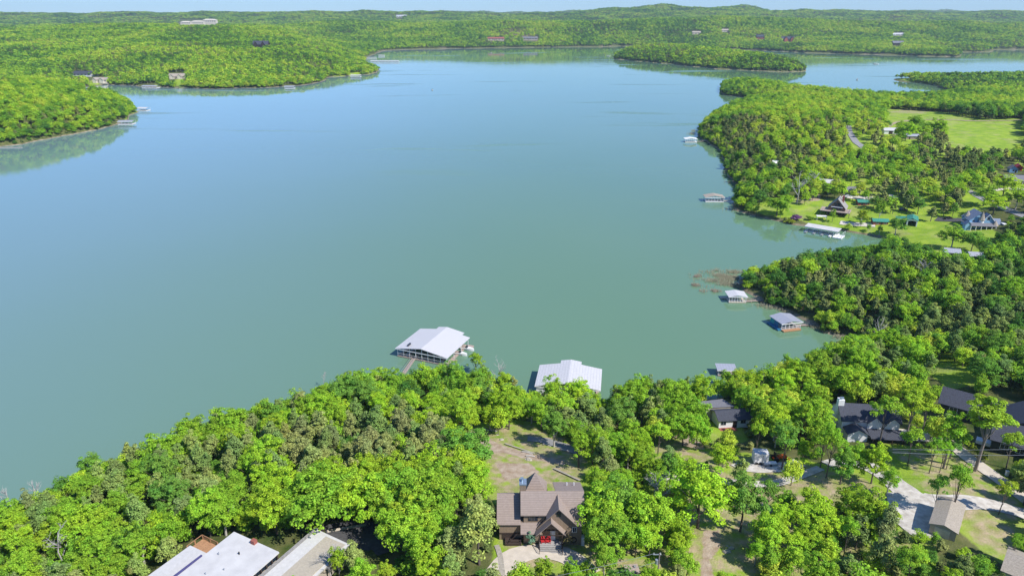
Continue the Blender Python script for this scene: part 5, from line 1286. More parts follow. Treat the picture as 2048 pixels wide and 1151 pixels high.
strip('gravel_drive', [(1655, 930), (1700, 920), (1760, 945), (1800, 975), (1840, 1000), (1900, 1005), (1960, 1005), (2060, 1030)], [4, 4, 4.5, 5, 6, 5, 4, 4], 'gravel', .12, irregular=.12)
strip('gravel_lot', [(1795, 985), (1812, 1010), (1835, 1040), (1870, 1075)], [4, 8, 9, 7], 'gravel', .15, irregular=.08)
strip('driveway', [(1742, 872), (1790, 868), (1860, 875), (1900, 888), (1940, 918), (1985, 950), (2060, 1005)], [7, 7, 5, 3.2, 3.4, 3.4, 3.6], 'concrete', .17)
strip('gravel_drive', [(1300, 950), (1345, 955), (1420, 962), (1470, 965), (1520, 968), (1570, 962), (1640, 935)], 2.6, 'gravel', .12, irregular=.2)
strip('dirt_drive', [(1475, 925), (1500, 935), (1560, 935), (1600, 925)], 4, 'gravel', .14, irregular=.2)
strip('driveway', [(1000, 1150), (1022, 1118), (1060, 1104), (1100, 1103), (1140, 1115), (1180, 1150)], [6, 5, 4.2, 4.5, 4.5, 5], 'concrete', .14)
strip('path', [(1005, 1150), (1000, 1110), (993, 1090)], 1.0, 'stone', .16)
strip('parking_area', [(655, 1075), (700, 1068), (770, 1075), (790, 1100)], [9, 9, 9, 7], 'asphalt', .14)
strip('kerb_path', [(655, 1063), (700, 1055), (740, 1048)], .9, 'concrete', .2)
strip('road', [(2080, 445), (2040, 428), (2000, 413), (1960, 394), (1938, 382), (1905, 372)], [7, 6.5, 6, 6, 5, 5], 'road_grey', .16)
strip('driveway', [(1985, 381), (2010, 378), (2070, 379)], 4.5, 'concrete', .2)
strip('driveway', [(1872, 438), (1900, 440), (1925, 440)], 7, 'asphalt', .2)
strip('road', [(1697, 252), (1700, 266), (1710, 282), (1722, 292), (1732, 300)], [4.5, 4.5, 4.5, 5, 5], 'road_grey', .3)
strip('shore_drive', [(1680, 445), (1720, 449), (1750, 450)], 5, 'gravel', .2)
strip('parking_area', [(1685, 392), (1720, 396), (1760, 398), (1790, 392)], 6, 'gravel', .2)
strip('dirt_track', [(1765, 262), (1790, 246), (1840, 240), (1900, 240), (1980, 242), (2040, 240), (2060, 234)], 3.0, 'dirt', .25, irregular=.3)
strip('dirt_track', [(1500, 382), (1560, 379), (1600, 378)], 2.5, 'gravel', .2, irregular=.3)
strip('retaining_wall', [(1108, 938), (1130, 948), (1160, 962)], .5, 'stone', .35)
strip('retaining_wall', [(1010, 888), (1040, 898), (1070, 908)], .45, 'stone', .35)
strip('gravel_patch', [(1055, 878), (1080, 880), (1120, 890), (1160, 905)], 3.5, 'road_grey', .12, irregular=.3)

# ------------------------------------------------------------------ vehicles
def car(px, py, rot, m, label, L=4.6, z=None):
    x, y, z = gp1(px, py); t = thing('parked_car', label, 'car', (x, y, z + .2), R(rot))
    keepfree(x, y, 2.5)
    b = MB(); pr_ = [(0, .35), (0, .85), (.25, .95), (1.0 * L / 4.6, 1.0), (1.5 * L / 4.6, 1.42), (3.0 * L / 4.6, 1.45), (3.6 * L / 4.6, 1.0), (L - .15, .88), (L, .65), (L, .35)]
    b.prism([(a, -.88, c) for a, c in pr_], (0, 1.76, 0)); bo = part('body', b, m, t)
    g = MB(); g.prism([(1.15 * L / 4.6, -.9, 1.0), (1.56 * L / 4.6, -.9, 1.36), (2.95 * L / 4.6, -.9, 1.38), (3.4 * L / 4.6, -.9, 1.02)], (0, 1.8, 0)); part('side_window', g, M['glass'], t)
    g = MB(); g.prism([(3.02 * L / 4.6, -.75, 1.47), (3.6 * L / 4.6, -.75, 1.03), (3.6 * L / 4.6, .75, 1.03), (3.02 * L / 4.6, .75, 1.47)], (.03, 0, .03)); part('windscreen', g, M['glass'], t)
    for a in (.85, L - .95):
        for s in (-1, 1):
            w_ = MB(); w_.tube([(a, s * .7, .33), (a, s * .92, .33)], [.34, .34], 14); wo_ = part('wheel', w_, M['rubber'], t)
            w_ = MB(); w_.tube([(a, s * .9, .33), (a, s * .94, .33)], [.19, .19], 10); part('rim', w_, M['steel'], wo_)
    for s in (-1, 1):
        h = MB(); h.box(L - .02, L + .03, s * .62 - .15, s * .62 + .15, .62, .78); part('headlight', h, M['white'], t)
    return t
car(1062, 824, -20, M['car_black'], 'dark car in shade between shore trees near the second white dock')
car(1888, 439, 0, M['car_black'], 'dark blue car on the black drive left of the blue house')
car(1797, 421, -10, M['car_blue'], 'blue car under trees uphill of the green roofed garage')
car(1688, 396, 10, M['car_white'], 'pale car in the parking spots behind the chalet, the left one')
car(1770, 398, -10, M['car_blue'], 'dark car in the parking spots behind the chalet, the right one')
car(1963, 387, 25, M['car_blue'], 'dark car on the curving road near the blue house')
# white enclosed trailer
t = place('trailer', 'white enclosed box trailer parked among trees beside an orange tractor', 'trailer', 1507, 929, -4, None, 4)
m_ = MB(); m_.box(0, 3.3, 0, 2.3, .5, 3.0); part('body', m_, M['white'], t); m_ = MB(); m_.box(-.04, 3.34, -.04, 2.34, 3.0, 3.08); part('roof', m_, M['metal_white'], t)
m_ = MB(); m_.box(2.0, 2.75, -.04, 0, .6, 2.7); part('door', m_, M['white'], t); m_ = MB(); m_.box(1.95, 2.0, -.05, 0, .6, 2.7); m_.box(2.75, 2.8, -.05, 0, .6, 2.7); part('door_frame', m_, M['rubber'], t)
for x in (.7, 1.5):
    m_ = MB(); m_.tube([(x, -.12, .4), (x, .1, .4)], [.38, .38], 14); part('wheel', m_, M['rubber'], t)
m_ = MB(); m_.bar((3.3, 1.1, .5), (4.6, 1.1, .45), .07); part('tow_bar', m_, M['steel'], t)
# orange tractor
t = place('tractor', 'orange tractor with front loader beside the white trailer', 'tractor', 1546, 921, 12, None, 3)
m_ = MB(); m_.box(1.3, 2.9, -.4, .4, .7, 1.35); m_.box(0, 1.3, -.5, .5, .6, .9); part('body', m_, M['orange'], t)
m_ = MB(); m_.box(.3, .8, -.3, .3, .9, 1.1); m_.box(.2, .3, -.3, .3, 1.0, 1.5); part('seat', m_, M['rubber'], t)
for a, r_ in ((.4, .65), (2.5, .42)):
    for s in (-1, 1): m_ = MB(); m_.tube([(a, s * .5, r_), (a, s * .85, r_)], [r_, r_], 14); part('wheel', m_, M['rubber'], t)
for s in (-1, 1): m_ = MB(); m_.bar((1.4, s * .55, 1.2), (3.5, s * .55, .6), .08); part('loader_arm', m_, M['orange'], t)
m_ = MB(); m_.prism([(3.5, -.8, .2), (4.0, -.8, .1), (4.0, -.8, .25), (3.65, -.8, .8), (3.5, -.8, .8)], (0, 1.6, 0)); part('bucket', m_, M['orange'], t)
m_ = MB(); m_.box(.2, .3, -.5, .5, .9, 2.4); part('roll_bar', m_, M['rubber'], t)
# flatbed trailer with lumber
t = place('utility_trailer', 'low flat utility trailer loaded with pale boards in front of the white trailer', 'trailer', 1527, 933, 0, None, 2)
m_ = MB(); m_.box(0, 3.4, 0, 1.5, .35, .5); part('bed', m_, M['wood_grey'], t); m_ = MB(); m_.box(.3, 3.2, .2, 1.2, .5, .8); part('boards', m_, M['white'], t)
for s in (0, 1.5): m_ = MB(); m_.tube([(1.7, s - .1, .3), (1.7, s + .1, .3)], [.3, .3], 12); part('wheel', m_, M['rubber'], t)
# boat under cover by the hedge and arborvitae row
x_, y_, z_ = gp1(1950, 886)
t = thing('covered_boat', 'white boat on a trailer beside the small clipped hedge trees', 'boat', (x_, y_, z_ + .6), R(-38)); keepfree(x_, y_, 5)
m_ = MB(); m_.prism([(0, -1, .9), (5, -1, 1.0), (6.4, 0, 1.1), (5, 1, 1.0), (0, 1, .9)], (0, 0, -.8)); part('hull', m_, M['white'], t)
m_ = MB(); m_.prism([(3.6, -.9, 1.0), (5.2, -.8, 1.05), (4.6, -.4, 1.7), (3.9, -.4, 1.7)], (0, 1.6, 0)); part('tarp', m_, M['tarp'], t)
m_ = MB(); m_.box(.5, 5, -.5, .5, -.3, .1); part('cradle', m_, M['steel'], t)
for k in range(7):
    a0 = np.array(gp1(1927, 893)); b0 = np.array(gp1(1968, 925)); p0 = a0 + (b0 - a0) * k / 6
    v, q, cc = crown_mesh('c', 700 + k, None, 1.3, .55, 1.3, 16, 420, .22, cr=(.25, .45), cone=.8)
    t = thing('arborvitae', f'small clipped conical hedge tree in the row beside the drive, {["first from the house end", "second from the house end", "third from the house end", "middle one", "third from the drive end", "second from the drive end", "last at the drive end"][k]}', 'shrub', tuple(map(float, p0)), k, 'clipped hedge trees beside the concrete drive')
    keepfree(float(p0[0]), float(p0[1]), 2.2)
    o = link(bpy.data.objects.new('crown', fast_mesh('arborvitae_crown', v, q, [M['leaf']])), t); o.color = (.22, .30, .03, 1)
    m_ = MB(); m_.tube([(0, 0, -.3), (0, 0, 1)], [.07, .05], 5); part('trunk', m_, M['bark'], t)
# shrubs at the brown house front, purple shrub on the cove lawn
def shrub(name, px, py, r, h, col, label, mt='leaf', n=900, off=(0, 0, 0), cone=0, seed=1, lf=.24):
    x, y, z = gp1(px, py); t = thing(name, label, 'shrub', (x + off[0], y + off[1], z + off[2]), 0); keepfree(x, y, r)
    v, q, cc = crown_mesh('c', 800 + seed, None, h * .5, r, h * .5, 24, n, lf, cr=(r * .25, r * .45), cone=cone)
    o = link(bpy.data.objects.new('crown', fast_mesh('shrub_crown', v, q, [M[mt]])), t); o.color = (*col, 1)
    m_ = MB(); m_.tube([(0, 0, -.3), (0, 0, h * .5)], [.08, .04], 5); part('trunk', m_, M['bark'], t)
shrub('spruce', 1061, 1090, 1.2, 3.2, (.13, .24, .15), 'blue green young spruce left of the porch steps', 'needle', 1300, cone=.8, seed=1)
shrub('bush', 1131, 1090, 1.3, 2.9, (.20, .17, .08), 'thin olive and reddish bush right of the porch steps', 'needle', 420, seed=2)
shrub('bush', 1594, 439, 3.0, 2.4, (.22, .10, .27), 'round purple flowering shrub on the cove lawn', 'leaf', 1600, seed=3, lf=.4)
shrub('bush', 1578, 446, 2.4, 2.0, (.28, .33, .03), 'yellow green bush at the bank below the purple shrub', 'leaf', 1000, seed=4, lf=.4)
shrub('bush', 1604, 382, 2.2, 2.2, (.42, .06, .03), 'bright red bush under the bare tree on the slope', 'leaf', 900, seed=5, lf=.4)
shrub('bush', 1617, 440, 1.8, 2.4, (.14, .28, .02), 'round green bush beside the small white canopy', 'leaf', 800, seed=6, lf=.4)

# ------------------------------------------------------------------ poles, wires, small things
def pole(px, py, h, label, z=None, arm=True, m='pole', seed=0, lean=0):
    x, y, z = gp1(px, py); t = thing('utility_pole', label, 'utility pole', (x, y, z), 0)
    p_ = MB(); p_.tube([(0, 0, -1), (lean, 0, h)], [.17, .11], 8); part('pole', p_, M[m], t)
    if arm:
        p_ = MB(); p_.box(-1.1, .3, -.06, .06, h - .35, h - .2); part('crossarm', p_, M['steel'], t)
        for a in (-1.0, .15):
            p_ = MB(); p_.tube([(a, 0, h - .2), (a, 0, h + .1)], [.06, .04], 6); part('insulator', p_, M['white'], t)
        p_ = MB(); p_.tube([(-.4, 0, h - 2.4), (-.4, 0, h - 1.4)], [.26, .26], 10); part('transformer', p_, M['steel'], t)
    return (x, y, z + h)
pA = pole(1312, 1182, 8.6, 'weathered utility pole with a grey transformer at the bottom edge')
pB = pole(1226, 853, 8.5, 'pale thin pole between shore trees right of the second white dock', arm=False, m='white')
def wire(name, a, b, sag, label, r=.028):
    mb = MB(); n = 14; pts = []
    for i in range(n + 1):
        t = i / n; pts.append((a[0] + (b[0] - a[0]) * t, a[1] + (b[1] - a[1]) * t, a[2] + (b[2] - a[2]) * t - sag * 4 * t * (1 - t)))
    mb.tube(pts, [r] * (n + 1), 4); single(name, mb, M['steel'], label, 'wire')
wire('power_line', (pA[0] - 1, pA[1], pA[2] - .1), (pA[0] - 28, pA[1] - 6, pA[2] - 1.6), .4, 'upper wire running left from the transformer pole at the bottom')
wire('power_line', (pA[0] - .4, pA[1], pA[2] - 1.9), (pA[0] - 28, pA[1] - 7, pA[2] - 3.6), .4, 'lower wire running left from the transformer pole at the bottom')
q1 = at(1785, 897, 24); q2 = at(2080, 896, 27); wire('power_line', (float(q1[0]), float(q1[1]), 24), (float(q2[0]), float(q2[1]), 27), .3, 'upper power wire crossing the yard at right', .028)
q1 = at(1785, 904, 23.5); q2 = at(2080, 909, 26); wire('power_line', (float(q1[0]), float(q1[1]), 23.5), (float(q2[0]), float(q2[1]), 26), .3, 'lower power wire crossing the yard at right', .034)
x_, y_, z_ = gp1(1263, 1148)
t = thing('well_house', 'small grey plank topped utility box beside the transformer pole', 'utility box', (x_, y_, z_), R(5)); keepfree(x_, y_, 3)
m_ = MB(); m_.box(-1.2, 1.2, -1, 1, -.4, 1.3); part('wall', m_, M['wood_grey'], t); m_ = MB(); m_.box(-1.3, 1.3, -1.1, 1.1, 1.3, 1.42); part('lid', m_, M['wood'], t); m_ = MB(); m_.tube([(.6, .3, 1.42), (.6, .3, 1.7)], [.25, .25], 8); part('vent', m_, M['steel'], t)
x_, y_, z_ = gp1(962, 861)
m_ = MB(); m_.box(0, 4.4, 0, .5, .3, .42); m_.box(.2, .4, 0, .5, -.3, .3); m_.box(4, 4.2, 0, .5, -.3, .3); m_.box(0, 1.2, .5, 1.0, .42, .55)
single('plank_bench', m_, M['wood_grey'], 'pale plank on low supports at the top of the clearing', 'plank', (x_, y_, z_), R(-12))
for k, (px, py, L, rz) in enumerate(((1044, 903, 3.0, -25), (1052, 912, 2.2, -10), (1086, 888, 2.4, -30), (1120, 900, 3.2, -15))):
    x_, y_, z_ = gp1(px, py); m_ = MB(); m_.tube([(0, 0, .2), (L * .5, .1, .25), (L, 0, .2)], [.2, .22, .16], 7)
    single('log', m_, M['bark_pale'], ['longest pale log on the cleared slope', 'short pale log just below the longest one', 'log in the tree shade of the clearing', 'log at the right rim of the clearing'][k], 'log', (x_, y_, z_), R(rz), 'logs lying in the clearing')
rg = random.Random(4); ROCKS = []
for k in range(16):
    px, py = rg.choice([(rg.uniform(990, 1010), rg.uniform(868, 880)), (rg.uniform(1490, 1570), rg.uniform(930, 945)), (rg.uniform(1440, 1510), rg.uniform(1090, 1105)), (rg.uniform(1020, 1060), rg.uniform(912, 925))])
    x_, y_, z_ = gp1(px, py); s = rg.uniform(.3, .7)
    bm_ = MB(); v = []; f = []
    n = 7
    for j, (rr, zz) in enumerate(((.8, -.2), (1, .15), (.55, .5))):
        for i in range(n): a = 6.283 * i / n; q = rr * rg.uniform(.75, 1.2); v.append((q * math.cos(a) * s, q * math.sin(a) * s * .8, zz * s))
    for j in range(2): f += [(j * n + i, j * n + (i + 1) % n, (j + 1) * n + (i + 1) % n, (j + 1) * n + i) for i in range(n)]
    f.append(tuple(2 * n + i for i in range(n))); bm_.add(v, f)
    where = 'at the top of the clearing' if px < 1015 else 'on the cleared slope behind the brown house' if px < 1100 else 'in the grass below the dirt path bend' if py > 1000 else 'near the white trailer'
    ROCKS.append((single('rock', bm_, M['stone'], 'pale limestone rock ' + where, 'rock', (x_, y_, z_), 0, 'pale rocks ' + where), px))
for wh in set(o['label'] for o, p in ROCKS):
    rs_ = sorted([q for q in ROCKS if q[0]['label'] == wh], key=lambda q: q[1]); n_ = len(rs_)
    if n_ > 1:
        for i, (o, p) in enumerate(rs_): o['label'] = wh + ', ' + ('rightmost' if i == n_ - 1 else ['leftmost', 'second from left', 'third from left', 'fourth from left', 'fifth from left', 'sixth from left', 'seventh from left'][i])
m_ = MB(); m_.box(-.3, .3, -.25, .25, 0, 1.1); m_.box(-.33, .33, -.28, .28, 1.1, 1.2)
x_, y_, z_ = gp1(2013, 950); single('utility_pedestal', m_, M['white'], 'white utility pedestal beside the concrete drive at right', 'utility box', (x_, y_, z_))

# ------------------------------------------------------------------ trees
def cedar_prob(x, y, z):
    px, py = project(x, y, z + 7)
    p = .18 + .6 * np.clip((fbm(x, y, 45, 71, 2) - .5) * 4, 0, 1)
    for cx, cy, rx, ry, v in ((740, 880, 190, 60, .62), (330, 930, 160, 55, .5), (930, 1090, 60, 60, .8), (560, 850, 120, 35, .5), (1650, 600, 170, 60, .5), (1850, 600, 160, 70, .45),
                              (1450, 260, 90, 60, .6), (1560, 700, 90, 40, .3), (1950, 620, 100, 50, .5), (60, 1010, 70, 60, .4), (620, 920, 80, 50, .5), (240, 200, 60, 40, .5), (1900, 310, 70, 40, .6)):
        e = ((px - cx) / rx) ** 2 + ((py - cy) / ry) ** 2
        p = np.maximum(p, min(.92, v * 1.45) * np.clip(1.6 - e, 0, 1))
    for cx, cy, rx, ry in ((1550, 800, 180, 90), (1350, 1050, 200, 90), (500, 1010, 160, 60), (800, 980, 120, 60)):
        e = ((px - cx) / rx) ** 2 + ((py - cy) / ry) ** 2
        p = np.where(e < 1, p * .25, p)
    return p

ZONES = [   # (polygon in the photograph, phrase)
    ([(-200, 880), (260, 850), (180, 1300), (-200, 1300)], 'at the far left lake shore'),
    ([(260, 600), (560, 600), (560, 930), (230, 960)], 'on the bank left of the big dock'),
    ([(180, 930), (560, 930), (560, 1300), (180, 1300)], 'around the flat roofed building'),
    ([(560, 900), (800, 900), (800, 1300), (560, 1300)], 'between flat roofed building and clearing'),
    ([(560, 600), (800, 600), (800, 900), (560, 900)], 'just left of the big dock'),
    ([(800, 600), (1010, 600), (1010, 850), (800, 850)], 'on the bank below the big white dock'),
    ([(800, 850), (1010, 850), (1010, 1300), (800, 1300)], 'at the left side of the brown house'),
    ([(1010, 600), (1240, 600), (1240, 860), (1010, 860)], 'in front of the second white dock'),
    ([(1010, 860), (1240, 860), (1240, 1300), (1010, 1300)], 'close beside the brown house'),
    ([(1240, 690), (1420, 690), (1420, 900), (1240, 900)], 'left of the small patio house'),
    ([(1240, 900), (1420, 900), (1420, 1300), (1240, 1300)], 'between the brown house and the dirt path'),
    ([(1420, 690), (1660, 690), (1660, 900), (1420, 900)], 'between patio house and white house'),
    ([(1420, 900), (1660, 900), (1660, 1010), (1420, 1010)], 'around the white trailer'),
    ([(1420, 1010), (1800, 1010), (1800, 1300), (1420, 1300)], 'right of the dirt path'),
    ([(1660, 640), (1860, 640), (1860, 900), (1660, 900)], 'around the white house'),
    ([(1660, 900), (1860, 900), (1860, 1010), (1660, 1010)], 'beside the white gravel drive'),
    ([(1860, 640), (2300, 640), (2300, 850), (1860, 850)], 'around the dark roofed houses'),
    ([(1800, 850), (2300, 850), (2300, 1020), (1800, 1020)], 'on the yard between the two drives'),
    ([(1800, 1020), (2300, 1020), (2300, 1300), (1800, 1300)], 'around the tan shed'),
    ([(1400, 480), (1700, 480), (1700, 690), (1400, 690)], 'on the wooded two dock point'),
    ([(1700, 460), (2300, 460), (2300, 640), (1700, 640)], 'below the blue house'),
]
def zone_of(px, py):
    for poly, ph in ZONES:
        if inpoly(np.array([px]), np.array([py]), poly)[0]: return ph
    if py < 300: return 'beside the green meadow'
    if px > 1840: return 'near the curving road'
    if py < 400: return 'on the wooded slope below the meadow'
    return 'around the steep roofed chalet'

TREES = []        # (kind, x, y, z, height scale, width scale, shade)
def put(kind, px, py, h, w=1.0, shade=None):
    """A tree whose foot stands where the photograph shows it."""
    x, y, z = gp1(px, py)
    TREES.append([kind, x, y, z, h, w, shade])
    keepfree(x, y, 3.2)
# (kind, foot px, foot py, height in metres, width factor, shade)
for a in [('pine', 1950, 941, 19, 1.25, 'yellow green'), ('pine', 1886, 936, 15, 1.0, 'mid green'), ('pine', 1810, 884, 15, 1.0, 'yellow green'), ('pine', 1838, 884, 14, 1.05, 'yellow green'),
          ('slim', 1757, 893, 14.5, .95, 'mid green'), ('slim', 1903, 1030, 12.5, .85, 'mid green'), ('slim', 1866, 1027, 9.5, .8, 'deep green'), ('slim', 1997, 1028, 8.5, .9, 'yellow green'),
          ('slim', 1858, 946, 9.5, .8, 'mid green'), ('slim', 1879, 944, 9, .7, 'mid green'), ('slim', 1815, 930, 10, 1.0, 'mid green'), ('slim', 2012, 936, 9.5, 1.1, 'mid green'),
          ('slim', 1892, 938, 9, .8, 'deep green'), ('slim', 1652, 955, 13.5, .8, 'mid green'), ('slim', 1563, 938, 13, 1.0, 'deep green'), ('slim', 2020, 1130, 7.5, .7, 'mid green'),
          ('leaf', 1480, 1062, 12.5, .95, 'deep green'), ('leaf', 1395, 1055, 14, 1.1, 'lime green'), ('leaf', 1533, 1022, 8.5, .9, 'deep green'), ('leaf', 1412, 1025, 10, .8, 'lime green'),
          ('leaf', 1157, 934, 11, .9, 'lime green'), ('leaf', 1185, 928, 10.5, .8, 'mid green'), ('leaf', 1018, 858, 10.5, .95, 'lime green'), ('leaf', 1108, 893, 11, 1.0, 'deep green'),
          ('leaf', 1105, 818, 11.5, .72, 'mid green'), ('leaf', 1155, 818, 11, .9, 'lime green'), ('leaf', 1130, 840, 8, .9, 'mid green'), ('leaf', 1180, 842, 9, .9, 'lime green'),
          ('leaf', 1085, 838, 7.5, .8, 'mid green'), ('leaf', 1700, 952, 9.5, .9, 'mid green'), ('leaf', 1742, 966, 9.5, .9, 'lime green'), ('leaf', 1680, 968, 8.5, .9, 'deep green'), ('leaf', 1772, 992, 7.5, .9, 'mid green'), ('slim', 1640, 935, 11, .9, 'mid green'), ('leaf', 952, 748, 8.6, 1.0, 'mid green'), ('leaf', 885, 768, 7.5, 1.0, 'lime green'), ('leaf', 1255, 830, 11.5, .95, 'mid green'), ('leaf', 1283, 845, 10.5, .9, 'lime green'), ('leaf', 1235, 850, 9, .8, 'mid green'),
          ('leaf', 1345, 845, 12, 1.0, 'mid green'), ('leaf', 1382, 870, 12.5, .75, 'mid green'), ('leaf', 1392, 900, 10, .75, 'mid green'),
          ('leaf', 1472, 786, 9.0, 1.0, 'yellow green'), ('leaf', 1452, 772, 5.6, 1.2, 'mid green'), ('leaf', 1500, 800, 10.5, 1.0, 'lime green'), ('leaf', 1560, 800, 10.5, 1.0, 'lime green'), ('leaf', 1600, 795, 10.5, 1.0, 'mid green'),
          ('leaf', 930, 945, 10.5, 1.6, 'deep green'), ('cedar', 958, 1128, 13.5, 1.15, 'olive'), ('cedar', 955, 1075, 11, 1.0, 'brownish'), ('cedar', 905, 1125, 10, 1.1, 'olive'),
          ('leaf', 1205, 1080, 11.5, 1.2, 'mid green'), ('leaf', 1230, 1060, 12, 1.0, 'deep green'), ('leaf', 1195, 1010, 9.5, .9, 'mid green'), ('leaf', 1290, 1090, 12, 1.2, 'mid green'),
          ('leaf', 1085, 1172, 6.5, .8, 'yellow green'), ('leaf', 1140, 1174, 6.2, .7, 'mid green'), ('cedar', 710, 1152, 7.5, 1.2, 'olive'), ('leaf', 680, 1160, 8, .6, 'lime green'),
          ('leaf', 775, 1180, 6, .8, 'yellow green'), ('leaf', 860, 1175, 7, .9, 'lime green'), ('leaf', 645, 1060, 15, 1.2, 'mid green'), ('leaf', 735, 1052, 12, 1.2, 'lime green'), ('leaf', 780, 1060, 10, 1, 'mid green'),
          ('leaf', 660, 1010, 12, 1.1, 'lime green'), ('leaf', 800, 1045, 12.5, 1.3, 'mid green'), ('leaf', 850, 1060, 13, 1.3, 'mid green'), ('leaf', 815, 1110, 12, 1.1, 'mid green'),
          ('bare', 1000, 770, 8.5, 1, None), ('bare', 80, 1010, 9, 1, None), ('bare', 22, 1020, 7, 1.2, None), ('bare', 1594, 405, 16, 1.3, None), ('bare', 1627, 378, 14, 1.4, None),
          ('bare', 665, 1160, 8.5, 1.3, None), ('bare', 130, 1130, 9, 1.2, None), ('bare', 1845, 560, 11, 1.3, None), ('bare', 650, 775, 6, .8, None), ('bare', 1310, 1015, 9, 1.2, None), ('bare', 1750, 700, 14, .9, None),
          ('leaf', 1553, 432, 13, 1.3, 'mid green'), ('leaf', 1574, 416, 9, .9, 'lime green'), ('leaf', 1560, 438, 6, .6, 'lime green'), ('leaf', 1496, 430, 8, 1.2, 'mid green'), ('leaf', 1480, 418, 7, 1.1, 'lime green'), ('leaf', 1512, 432, 7, 1.0, 'deep green'),
          ('leaf', 1722, 448, 9, 1.0, 'yellow green'), ('leaf', 1757, 440, 12, .7, 'mid green'), ('leaf', 1790, 470, 10, 1.3, 'deep green'), ('leaf', 1747, 417, 8, 1.2, 'deep green'), ('leaf', 1730, 405, 8, .9, 'mid green'),
          ('leaf', 1902, 497, 12, 1.3, 'mid green'), ('leaf', 1942, 502, 11, 1.1, 'deep green'), ('leaf', 1833, 212, 8, .8, 'lime green'), ('leaf', 1873, 276, 17, 1.15, 'lime green'), ('leaf', 1828, 262, 15, 1.1, 'mid green'), ('leaf', 1810, 282, 14, 1.2, 'lime green'),
          ('leaf', 1758, 470, 5.5, .9, 'deep green'), ('leaf', 1736, 463, 4.5, .8, 'mid green'), ('leaf', 1720, 455, 4.5, .8, 'deep green'), ('leaf', 1664, 444, 7, .8, 'mid green'),
          ('cedar', 1978, 330, 12, 1.3, 'dark olive'), ('leaf', 2005, 395, 13, 1.3, 'yellow green'), ('leaf', 2030, 420, 13, 1.2, 'lime green'), ('leaf', 1985, 430, 12, 1.3, 'lime green'), ('leaf', 1966, 412, 12, 1.2, 'mid green')]:
    put(*a)

X, Y = band(62, 720, 4.7, 1.05)
Z, S, I = ground(X, Y, True)
PX, PY = project(X, Y, Z + 6)
sub = (PX > 1100) & (PY < 560) & (PY > 225)                       # the settled right bank is more open
m = (Z > .35) & (S > .8) & (PX > -600) & (PX < 2800) & (PY < 1400) & free(X, Y)
m &= ~sub | (rng.random(len(X)) < .44)
yard = (PX > 1290) & (PY > 850)
m &= ~yard | (rng.random(len(X)) < np.where(PY > 1010, .95, .72))
X, Y, Z, S, PX, PY = [a[m] for a in (X, Y, Z, S, PX, PY)]
ced = rng.random(len(X)) < cedar_prob(X, Y, Z)
HT = np.where(ced, rng.uniform(6.8, 10.8, len(X)), rng.uniform(6.2, 10.8, len(X)))
HT *= np.where(S < 8, .78, 1.0) * (.85 + .3 * vnoise(X, Y, 25, 44))
fp, fq = project(X, Y, Z)
HT = np.where((fp > 1290) & (fq > 880), HT * .92, HT)
near_tall = (fq > 1150)
HT = np.where(near_tall, np.minimum(HT, 8.5), HT)
WD = rng.uniform(.75, 1.2, len(X))
ok = ~crown_blocked(X, Y, Z, HT, np.where(ced, .24, .36) * HT * WD) & visible(X, Y, Z, 10)
X, Y, Z, S, ced, HT, WD = [a[ok] for a in (X, Y, Z, S, ced, HT, WD)]
# thin out overlaps: a smaller tree too close to a bigger one goes
order = np.argsort(-HT * WD); keep = np.zeros(len(X), bool); cell = {}
for i in order:
    r = HT[i] * WD[i] * (.26 if not ced[i] else .17); cx, cy = int(X[i] // 8), int(Y[i] // 8); good = True
    for a in (-1, 0, 1):
        for b in (-1, 0, 1):
            for j in cell.get((cx + a, cy + b), ()):
                rj = HT[j] * WD[j] * (.26 if not ced[j] else .17)
                if (X[i] - X[j]) ** 2 + (Y[i] - Y[j]) ** 2 < (.66 * (r + rj)) ** 2: good = False; break
            if not good: break
        if not good: break
    if good: keep[i] = True; cell.setdefault((cx, cy), []).append(i)
X, Y, Z, ced, HT, WD = [a[keep] for a in (X, Y, Z, ced, HT, WD)]
print('near trees', len(X), 'cedars', int(ced.sum()))
D = np.hypot(X, np.hypot(Y, CAM_H - Z - 6))
px_, py_ = project(X, Y, Z + HT * .6)
infr = (px_ > -20) & (px_ < 2068) & (py_ > 0) & (py_ < 1165)
size = HT * WD / D * infr
nl0 = sum(1 for t in TREES if t[0] == 'leaf'); nc0 = sum(1 for t in TREES if t[0] == 'cedar')
ind = np.zeros(len(X), bool)
for isced, n in ((False, 298 - nl0), (True, 240 - nc0)):
    c = np.nonzero(ced == isced)[0]; c = c[np.argsort(-size[c])][:n]; c = c[size[c] > 0]; ind[c] = True
sn = list(SHADES); cn = list(CSHADES)
for i in np.nonzero(ind)[0]:
    v = float(vnoise(X[i], Y[i], 22, 91)) * .55 + random.random() * .45
    if ced[i]: sh = cn[min(2, int(v * 3))]
    else: sh = ('deep green' if v < .22 else 'mid green' if v < .55 else 'lime green' if v < .86 else 'yellow green')
    fpx, fpy = project(X[i], Y[i], Z[i])
    slim = (not ced[i]) and fpx > 1290 and fpy > 860 and random.random() < .3
    TREES.append(['cedar' if ced[i] else 'slim' if slim else 'leaf', float(X[i]), float(Y[i]), float(Z[i]), float(HT[i]), float(WD[i]), sh])

